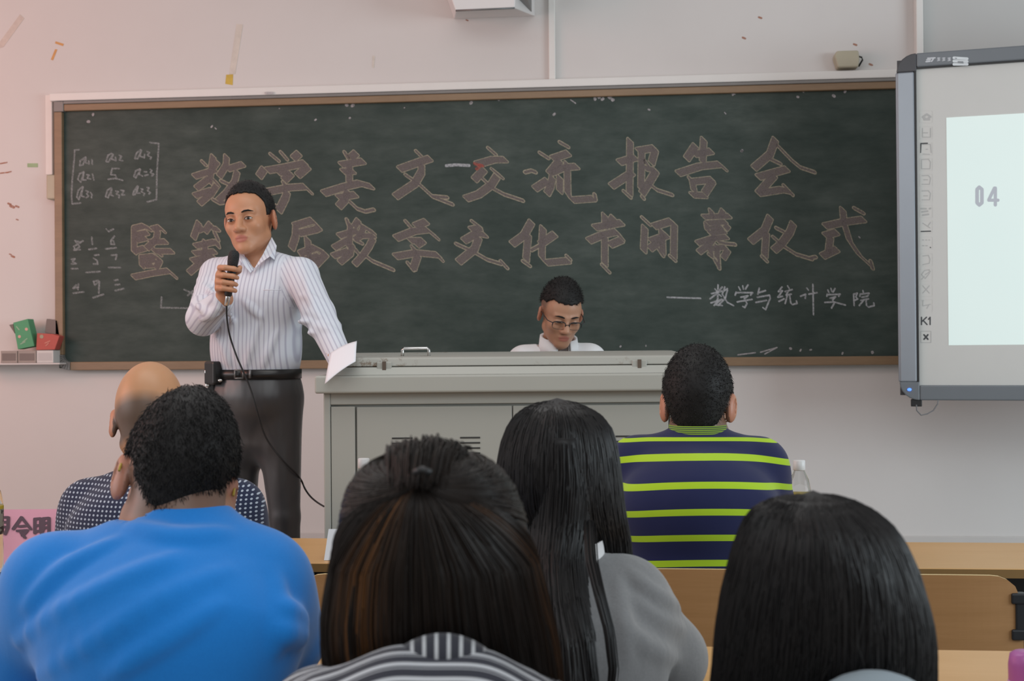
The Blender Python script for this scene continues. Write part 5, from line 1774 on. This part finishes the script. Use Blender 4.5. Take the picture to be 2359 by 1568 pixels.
# person in the bright blue shirt, second row
def blue():
    s = Sitter('person in a bright blue T-shirt and glasses, head bowed, seated from behind', U(406, 1112, 2.14), 24, 14, 15, 1.06,
               U(424, 1205, 2.09), U(125, 1345, 2.06), U(600, 1345, 2.08), U(45, 1540, 2.12), U(652, 1482, 2.14), U(120, 1570, 2.38), U(560, 1572, 2.38), at_seat(370, 1.98),
               neck_r=.059, chest=(.178, .125), lean=.03, ear=1.18, base=(.40, .20, .125), cran=(.076, .1, .092),
               stubble=lambda L: np.clip((L[:, 2] + .115) / .05, 0, 1) * np.clip((-.01 - L[:, 1]) / .04, 0, 1) * .65 * (np.abs(L[:, 0]) < .075))
    def folds(g):
        for pts in ([(60, 1400), (150, 1310), (270, 1255)], [(40, 1480), (170, 1390), (330, 1320), (420, 1290)], [(90, 1560), (230, 1470), (400, 1370), (520, 1320)],
                    [(250, 1560), (370, 1480), (500, 1400)], [(628, 1330), (640, 1420), (628, 1500)], [(300, 1215), (400, 1250), (520, 1235)], [(650, 1400), (690, 1440)], [(640, 1455), (690, 1470)]):
            g.fold(pts, .009, .80, .022, 1.6, 2.6)
    sh = s.garment('t_shirt', M_SHIRT4, .016, .92, r=(.080, .072, .05), neck=.076, h=.006, nh=.135, cut=folds)
    line = [(-.13, -.066), (-.09, -.064), (-.068, -.045), (-.052, -.005), (-.042, .018), (-.0, .024), (.006, .0), (.02, .0), (.04, .04), (.08, .07), (.12, .07)]
    v, q = hair_cap(s.M, s.sc, line, .0065, .022, cran=(.076, .1, .092), side=lambda L: .035 * np.clip((np.abs(L[..., 0]) - .02) / .05, 0, 1) * np.clip((-.03 - L[..., 1]) / .02, 0, 1))
    fz = fuzz(v, q, s.M, 9000, .012, .0006, (.15, -.2, -.55), .35, jit=.16)
    hair_obj('hair', [(v, q, RNG.uniform(0, .5, len(v))), fz], M_HAIRSH, s.root)
    gl = MB()
    gl.M = s.M
    for k in (-1, 1):
        gl.tube([(k * .060, .100, -.002), (k * .078, .080, .0), (k * .0835, .02, .006), (k * .0845, -.006, .010), (k * .087, -.024, .006), (k * .087, -.036, -.006)], .0022, 6)
        pts = []
        for j in range(21):
            q_ = 2 * PI * j / 20
            pts.append((k * .034 + .026 * math.cos(q_), .106, -.010 + .017 * math.sin(q_)))
        gl.tube(pts, .0016, 6, cap=False)
    gl.tube([(-.008, .107, -.006), (.008, .107, -.006)], .0016, 6)
    gl.build('eyeglasses', plain('yellow_black_plastic', (.45, .32, .04, 1), .4), s.root)
    s.trousers()
blue()

# ------------------------------------------------------------------ long hair
class Loft:
    """hair mass from level outlines: rows of (picture y, left x, right x, back depth, front depth) at depth Z"""
    def __init__(self, rows, Zd, sq=.9):
        self.r = np.array(rows, float)
        self.Z = Zd
        self.sq = sq
        self.y0, self.y1 = self.r[0, 0], self.r[-1, 0]
    def __call__(self, t, th, push=0.0):
        y = self.y0 + (self.y1 - self.y0) * np.asarray(t)
        xl, xr, b, fr = [np.interp(y, self.r[:, 0], self.r[:, i]) for i in (1, 2, 3, 4)]
        cx, a = (xl + xr) / 2, (xr - xl) / 2 * self.Z / F
        dx, dy = (cx - W / 2) / F, -(y - H / 2) / F
        R = np.array(RC)
        c = np.array(CAM) + (dx[..., None] * R[:, 0] + dy[..., None] * R[:, 1] - R[:, 2]) * self.Z
        s, co = np.sin(th), np.cos(th)
        s2, c2 = np.sign(s) * np.abs(s) ** self.sq, np.sign(co) * np.abs(co) ** self.sq
        d = np.where(co > 0, b, fr)
        return c + ((a + push) * s2)[..., None] * np.array(CR) - ((d + push) * c2)[..., None] * np.array(CF)
    def shell(self, nt=46, nth=64, open_from=.30, clump=.012, face=True, opening=2.25, tone=.03):
        t = np.linspace(0, 1, nt)
        th = np.linspace(-PI, PI, nth, endpoint=False)
        T, TH = np.meshgrid(t, th, indexing='ij')
        w = np.sin(TH * 9 + 2 * T) * .6 + np.sin(TH * 17 - 3 * T + 1) * .4
        P = self(T, TH, clump * .25 * w * np.clip(T * 4, 0, 1))
        V = P.reshape(-1, 3)
        Q = []
        for i in range(nt - 1):
            for j in range(nth):
                k = (j + 1) % nth
                if face and t[i] > open_from and abs(th[j] + PI / nth) > opening:
                    continue
                Q.append([i * nth + j, (i + 1) * nth + j, (i + 1) * nth + k, i * nth + k])
        top = V[:nth].mean(0) + np.array([0, 0, .004])
        V = np.vstack([V, top])
        for j in range(nth):
            Q.append([len(V) - 1, j, (j + 1) % nth])
        return V, Q, np.full(len(V), tone)

def strands(fn, count, npt, r=.0011, tone=None, taper=True):
    """fn(i) -> (npt,3) path"""
    V, Q, A = [], [], []
    for i in range(count):
        p, tn = fn(i)
        p = np.asarray(p)
        n = len(p)
        d = np.gradient(p, axis=0)
        d /= np.linalg.norm(d, axis=1, keepdims=True) + 1e-9
        x = np.cross(d, np.array([.3, .9, .2]))
        x /= np.linalg.norm(x, axis=1, keepdims=True) + 1e-9
        y = np.cross(d, x)
        w = r * np.interp(np.linspace(0, 1, n), [0, .1, .7, 1], [.5, 1, 1, .25]) * RNG.uniform(.7, 1.3)
        b = len(V) * 0 + sum(0 for _ in ()) if False else (len(A))
        for k in range(3):
            a = 2 * PI * k / 3
            V.append(p + (x * math.cos(a) + y * math.sin(a)) * w[:, None])
        for j in range(n - 1):
            for k in range(3):
                k2 = (k + 1) % 3
                Q.append([b + k * n + j, b + k2 * n + j, b + k2 * n + j + 1, b + k * n + j + 1])
        A += [tn] * (3 * n)
    return np.concatenate(V), Q, np.array(A)

def flowing(loft, count, npt=18, t0=(0, .12), t1=(.85, 1.0), span=2.2, wob=.05, push=(.0005, .005), r=.0011, tone=lambda: RNG.uniform(0, 1), thf=None):
    def one(i):
        th = RNG.uniform(-span, span)
        a, b = RNG.uniform(*t0), RNG.uniform(*t1)
        t = np.linspace(a, b, npt)
        ph, am = RNG.uniform(0, 6.28), RNG.normal(0, wob)
        TH = th + am * np.sin(t * 4 + ph) * t
        if thf is not None:
            TH = thf(th, t)
        pu = RNG.uniform(*push)
        pp = pu * np.clip((t - a) * 12, .1, 1) + .001 * np.sin(t * 9 + ph)
        return loft(t, TH, pp), tone() if tone.__code__.co_argcount == 0 else tone(th)
    return strands(one, count, npt, r)

# girl in grey sweater, second row
def grey():
    Zh = 2.08
    s = Sitter('person with long straight black hair and a heather grey sweater, seated from behind', U(1287, 1085, Zh + .035), 0, 4, 0, .93,
               U(1283, 1292, 2.06), U(1135, 1385, 2.05), U(1440, 1385, 2.05), U(1085, 1510, 2.10), U(1532, 1515, 2.12), U(1180, 1575, 2.36), U(1430, 1578, 2.36), at_seat(1300, 1.96),
               neck_r=.044, chest=(.140, .10), lean=.03, female=True)
    s.garment('sweater', M_SHIRT6, .016, 1.95, r=(.066, .064, .046), neck=.060, cut=lambda g: [g.fold(p, .008, .8, .018, 1.5, 2.6) for p in ([(1440, 1320), (1490, 1370), (1560, 1400)], [(1450, 1380), (1500, 1430), (1570, 1450)], [(1430, 1440), (1490, 1500), (1560, 1520)], [(1420, 1330), (1430, 1420), (1440, 1520)])] and None)
    collar(s.root, U(1283, 1284, 2.05), CR, CF, .068, .068, -.014, .028, M_SHIRT2, gap=.3, flare=.010, tilt=-.004, drop=.004, name='shirt_collar')
    L = Loft([(922, 1262, 1305, .010, .01), (926, 1238, 1325, .035, .03), (936, 1212, 1350, .058, .05), (955, 1190, 1380, .075, .07), (985, 1171, 1402, .088, .08), (1020, 1158, 1414, .095, .085), (1060, 1151, 1421, .098, .085),
              (1110, 1148, 1427, .096, .08), (1160, 1152, 1432, .088, .07), (1205, 1166, 1440, .072, .06), (1240, 1184, 1448, .046, .05), (1305, 1200, 1455, .030, .05)], Zh, .95)
    L2 = Loft([(1000, 1235, 1352, .100, -.05), (1100, 1222, 1372, .105, -.06), (1200, 1214, 1366, .102, -.06), (1260, 1210, 1350, .135, -.06), (1330, 1210, 1358, .205, -.09), (1400, 1212, 1380, .240, -.12), (1500, 1218, 1388, .255, -.12), (1640, 1226, 1405, .262, -.12)], Zh, .9)
    tn = lambda: RNG.uniform(0, .9)
    parts = [L.shell(open_from=.22), L2.shell(face=False)]
    parts.append(flowing(L, 1500, 16, (0, .10), (.72, 1.0), 2.1, .08, (.0004, .0035), .0010, tn))
    parts.append(flowing(L2, 700, 16, (0, .2), (.8, 1.0), 1.5, .08, (.0004, .004), .0010, tn))
    # loose lock over the shoulder
    def lock(i):
        o = RNG.normal(0, .002, 3)
        xs = [(1356, 1200, 1.97), (1362, 1290, 1.90), (1378, 1360, 1.86), (1402, 1450, 1.845), (1412, 1540, 1.84), (1404, 1600, 1.84)]
        k = RNG.uniform(-9, 9)
        p = np.array([np.array(U(x + k * (1 - .5 * j / 5), y, z)) + o for j, (x, y, z) in enumerate(xs)])
        tt = np.linspace(0, 5, 20)
        return np.stack([np.interp(tt, range(6), p[:, c]) for c in range(3)], 1), RNG.uniform(0, .8)
    parts.append(strands(lock, 70, 20, .0010))
    hair_obj('hair', parts, M_HAIR, s.root)
    s.trousers()
grey()

# girl in the striped top, nearest row
def stripe():
    Zh = 1.42
    s = Sitter('person with half-tied brown streaked hair and a striped top, seated closest by', U(992, 1295, Zh + .035), 0, 6, 0, .92,
               U(1005, 1580, 1.43), U(745, 1675, 1.41), U(1205, 1685, 1.41), U(660, 1850, 1.42), U(1290, 1850, 1.42), U(720, 1900, 1.64), U(1230, 1900, 1.64), at_seat(985, 1.36),
               neck_r=.045, chest=(.150, .10), lean=.03, female=True)
    def back(g):
        g.econe(U(770, 1650, 1.345), .05, .05, U(930, 1618, 1.325), .05, .05, (0, 0, 1), np.array(CF), .03)
        g.econe(U(930, 1618, 1.325), .05, .05, U(1080, 1622, 1.325), .05, .05, (0, 0, 1), np.array(CF), .03)
        g.econe(U(1080, 1622, 1.325), .05, .05, U(1180, 1650, 1.345), .05, .05, (0, 0, 1), np.array(CF), .03)
    s.garment('striped_top', M_SHIRT7, .014, 1.95, r=(.058, .056, .042), neck=.060, extra=back, droop=.45, over=.9)
    # upright-striped collar panel at the nape
    v, f, p = [], [], []
    n = 20
    for i in range(n + 1):
        a = -1 + 2 * i / n
        x = 1020 + 95 * a
        for j, (y, z) in enumerate(((1462 + 36 * a * a, 1.318), (1490 + 20 * a * a, 1.308), (1535, 1.300))):
            q = U(x, y, z + .012 * a * a)
            v.append(q)
            p.append([a * 95 / 2113 * 1.0 - .003 * j * 0, 0, 0])
    for i in range(n):
        for j in range(2):
            k = i * 3 + j
            f.append([k, k + 3, k + 4, k + 1])
    o = from_arrays('collar_panel', v, f, M_COLLAR7, s.root, True, attrs={'pat': np.array(p)})
    m_ = o.modifiers.new('thickness', 'SOLIDIFY')
    m_.thickness = .004
    L = Loft([(1030, 960, 1025, .012, .01), (1040, 905, 1085, .040, .04), (1058, 862, 1122, .062, .06), (1085, 832, 1152, .078, .075), (1120, 808, 1178, .088, .08), (1170, 794, 1198, .095, .085), (1230, 786, 1212, .096, .085),
              (1300, 774, 1232, .092, .07), (1360, 762, 1248, .086, .06), (1420, 753, 1262, .078, .05), (1480, 752, 1275, .066, .04), (1540, 757, 1284, .052, .03), (1620, 765, 1290, .045, .02)], Zh, .95)
    tt = .11   # level of the tie
    parts = [L.shell(open_from=.25, tone=.05)]
    def tone(th):
        k = math.exp(-((th + .70) / .24) ** 2) * .8 + math.exp(-((th - 1.35) / .2) ** 2) * .3
        return min(1, max(0, RNG.uniform(0, .04) + k * RNG.uniform(.1, 1.1) * (RNG.uniform() < .8)))
    # lower hair spreading from the tie
    def spread(th, t):
        k = np.clip((t - tt) / .33, 0, 1) ** .62
        return -.08 + (th + .08) * k
    parts.append(flowing(L, 1700, 22, (tt, tt + .015), (.80, 1.0), 1.75, .05, (.0010, .006), .0009, tone, spread))
    # hair under and at the sides
    parts.append(flowing(L, 500, 20, (.02, .12), (.85, 1.0), 2.1, .05, (.0003, .0015), .0009, tone))
    # crown hair drawn back to the tie
    def drawn(i):
        th0 = RNG.choice([-1, 1]) * RNG.uniform(.2, 2.2)
        t0 = RNG.uniform(.015, .10) if abs(th0) < 1.0 else RNG.uniform(.02, .16 + .20 * (abs(th0) - 1.0))
        x = np.linspace(0, 1, 16)
        th = th0 * (1 - x) ** 1.1 + (-.08) * x
        t = t0 + (tt - t0) * x ** .9 + .05 * np.sin(PI * x) * RNG.uniform(-.3, 1) * (abs(th0) / 2)
        return L(t, th, .001 + .0035 * x + RNG.uniform(0, .0025)), RNG.uniform(0, .05)
    parts.append(strands(drawn, 800, 16, .0010))
    # teased crown
    def puff(i):
        c = np.array(U(985, 1052, 1.405))
        a, b = RNG.uniform(0, 6.28), RNG.uniform(0, 1)
        x = np.linspace(0, 1, 12)
        rr = .046 * math.sqrt(b)
        p = c + np.array(CR) * (rr * math.cos(a) * (1.0 - .25 * x) - .004 * x)[:, None] - np.array(CF) * (rr * math.sin(a) * .9 + .055 * x ** 1.5)[:, None]
        p[:, 2] += .020 * math.sqrt(max(0, 1 - b * .8)) * np.sin(PI * np.clip(x * 1.0 + .15, 0, 1)) - .022 * x ** 2 + RNG.normal(0, .0025)
        return p + RNG.normal(0, .002, 3), RNG.uniform(0, .05)
    parts.append(strands(puff, 700, 12, .0009))
    hair_obj('hair', parts, M_HAIRBR, s.root)
    MB().tube([U(955, 1088, 1.305), U(972, 1080, 1.300), U(992, 1088, 1.303)], .0035, 8).build('hair_tie', M_BLACK, s.root)
    s.trousers()
stripe()

# girl with loose black hair, nearest row
def loose():
    Zh = 1.42
    s = Sitter('person with loose long black hair and a pale blue collar, seated before the pink bottle', U(1895, 1410, Zh + .035), 3, 5, 0, .93,
               U(1955, 1640, 1.42), U(1720, 1770, 1.40), U(2150, 1770, 1.40), U(1640, 1930, 1.42), U(2230, 1930, 1.42), U(1720, 1960, 1.64), U(2150, 1960, 1.64), at_seat(1930, 1.36),
               neck_r=.045, chest=(.145, .10), lean=.03, female=True)
    def back(g):
        g.ell(np.array(U(2015, 1640, 1.315)), (.062, .035, .0425), .03)
    s.garment('shirt', M_SHIRT8, .014, 1.95, r=(.058, .056, .042), neck=.060, extra=back)
    L = Loft([(1137, 1850, 1895, .010, .01), (1141, 1815, 1930, .030, .03), (1152, 1775, 1968, .052, .05), (1175, 1742, 2006, .070, .07), (1210, 1722, 2042, .085, .08), (1255, 1704, 2070, .094, .085), (1310, 1688, 2094, .099, .085),
              (1370, 1672, 2114, .099, .08), (1430, 1662, 2130, .094, .07), (1490, 1656, 2140, .086, .06), (1560, 1648, 2143, .070, .05), (1640, 1640, 2143, .056, .05)], Zh, .93)
    tn = lambda: RNG.uniform(0, .8)
    parts = [L.shell(open_from=.25), flowing(L, 2300, 18, (0, .08), (.8, 1.0), 2.15, .10, (.0004, .0045), .0010, tn)]
    hair_obj('hair', parts, M_HAIR, s.root)
    s.trousers()
loose()


# ------------------------------------------------------------------ things on the desks
def glass_mat(name, c, rough=.05):
    t = NT(name)
    t.base(c, rough, 0, .5)
    t.b.inputs['Transmission Weight'].default_value = .92
    t.b.inputs['IOR'].default_value = 1.2
    return t.m
M_PET = glass_mat('clear_plastic', (.93, .94, .94, 1))
M_WATER = glass_mat('water', (.95, .97, .97, 1), .0)
M_CAPW = plain('white_cap_plastic', (.62, .62, .62, 1), .4)
def bottle(px, py_cap, Zd, label, wrap=True, r=.0315):
    b = U(px, py_cap, Zd)
    x, y = b.x, b.y
    t = thing('water_bottle', label, 'bottle', (x, y, ZD), 'water bottles on the front desks')
    top = b.z
    hgt = top - ZD
    k = hgt / .25
    prof = [(r * .86, .001), (r, .010), (r, .070 * k), (r * .95, .085 * k), (r, .10 * k), (r, .165 * k), (r * .98, .175 * k), (r * .80, .200 * k), (r * .45, .222 * k), (.013, .227 * k), (.013, .234 * k)]
    MB().lathe(prof, (x, y, ZD), 28).build('bottle_body', M_PET, t)
    MB().lathe([(.0155, hgt - .028), (.0165, hgt - .026), (.0162, hgt - .002), (.014, hgt)], (x, y, ZD), 24).build('cap', M_CAPW, t)
    if wrap:
        tt = NT('printed_wrap_' + str(px))
        sp = tt.n('ShaderNodeSeparateXYZ')
        tt.t.links.new(tt.coords('Object'), sp.inputs[0])
        z = sp.outputs[2]
        k1 = tt.math('GREATER_THAN', z, ZD + .157 * k)
        k2 = tt.math('GREATER_THAN', tt.noise(tt.coords('Object', (1, 1, 1)), 55, 2), .52)
        c = tt.mix(k2, (.03, .03, .028, 1), (.30, .29, .24, 1))
        tt.base(tt.mix(k1, c, (.48, .36, .02, 1)), .4)
        MB().lathe([(r + .0006, .095 * k), (r + .0008, .096 * k), (r + .0008, .164 * k), (r + .0006, .165 * k)], (x, y, ZD), 28).build('wrap_label', tt.m, t)
    return t
bottle(838, 1055, 3.62, 'white-capped water bottle seen past the streaked brown hair')
bottle(1841, 1059, 3.55, 'clear water bottle beside the striped polo sleeve')
bottle(-22, 1085, 3.40, 'clear water bottle beside the pink name card')
# folded name cards
def tent(px0, px1, y0, y1, Zd, label, m, ink=None, strokes=None, name='name_card'):
    a, b = U(px0, y0, Zd), U(px1, y0, Zd)
    h = a.z - ZD
    t = thing(name, label, 'card', ((a.x + b.x) / 2, a.y, ZD))
    yb0 = a.y - .055
    v = [(a.x, a.y, a.z), (b.x, b.y, a.z), (b.x, b.y - .055, ZD + .001), (a.x, a.y - .055, ZD + .001), (b.x, b.y + .055, ZD + .001), (a.x, a.y + .055, ZD + .001)]
    o = from_arrays('card', v, [[0, 3, 2, 1], [0, 1, 4, 5]], m, t)
    s_ = o.modifiers.new('thickness', 'SOLIDIFY')
    s_.thickness = .0012
    if strokes:
        A, B, C = Vector(v[0]), Vector(v[1]), Vector(v[3])
        n = (B - A).cross(C - A).normalized()
        if n.y > 0:
            n = -n
        tp = lambda x, y: on_plane(x, y, A + n * .0016, n)
        MB().strokes(strokes, tp, 2.6, (1.6, .4), 0, n * .0002).build('written_name', ink, t)
    return t
M_PINK = plain('pink_card', (.70, .33, .42, 1), .7, var=.03)
M_INK = plain('dark_ink', (.10, .055, .075, 1), .7)
ZN = ((0, 640), 2.613)
nm = Z(*ZN, '10,1440 50,1440 48,1500 30,1540; 0,1470 35,1468; 5,1500 30,1497; 130,1440 80,1510; 130,1440 185,1510; 115,1495 150,1492; 105,1522 165,1518 135,1550; 128,1535 150,1562;'
         '210,1450 210,1535; 210,1450 245,1447 245,1530; 212,1490 243,1488; 212,1525 243,1522; 262,1447 260,1510 250,1545; 262,1447 295,1444 295,1545; 262,1475 294,1473; 262,1503 294,1500')
tent(3, 138, 1173, 1260, 3.55, 'pink name card with dark characters on the desk', M_PINK, M_INK, nm)
MB_ = None
tent(757, 822, 1218, 1285, 3.60, 'blank white folded card standing on the desk', plain('white_card_stock', (.60, .64, .68, 1), .6, var=.03))
# pink bottle on the near desk
def tumbler():
    c = U(2364, 1500, 2.0)
    t = thing('drink_bottle', 'pink plastic bottle at the very edge of the pale near desk', 'bottle', (c.x, c.y, ZD))
    hgt = c.z - ZD
    MB().lathe([(.024, .0), (.026, .004), (.0265, max(hgt - .02, .01)), (.024, hgt - .004), (.018, hgt)], (c.x, c.y, ZD), 28).build('bottle_body', plain('orchid_pink_plastic', (.42, .11, .36, 1), .35), t)
    MB().lathe([(.0268, max(hgt * .5, .006)), (.0275, max(hgt * .5, .006) + .003), (.0268, max(hgt * .5, .006) + .006)], (c.x, c.y, ZD), 28).build('grip_ring', plain('pale_pink_plastic', (.60, .28, .52, 1), .35), t)
tumbler()
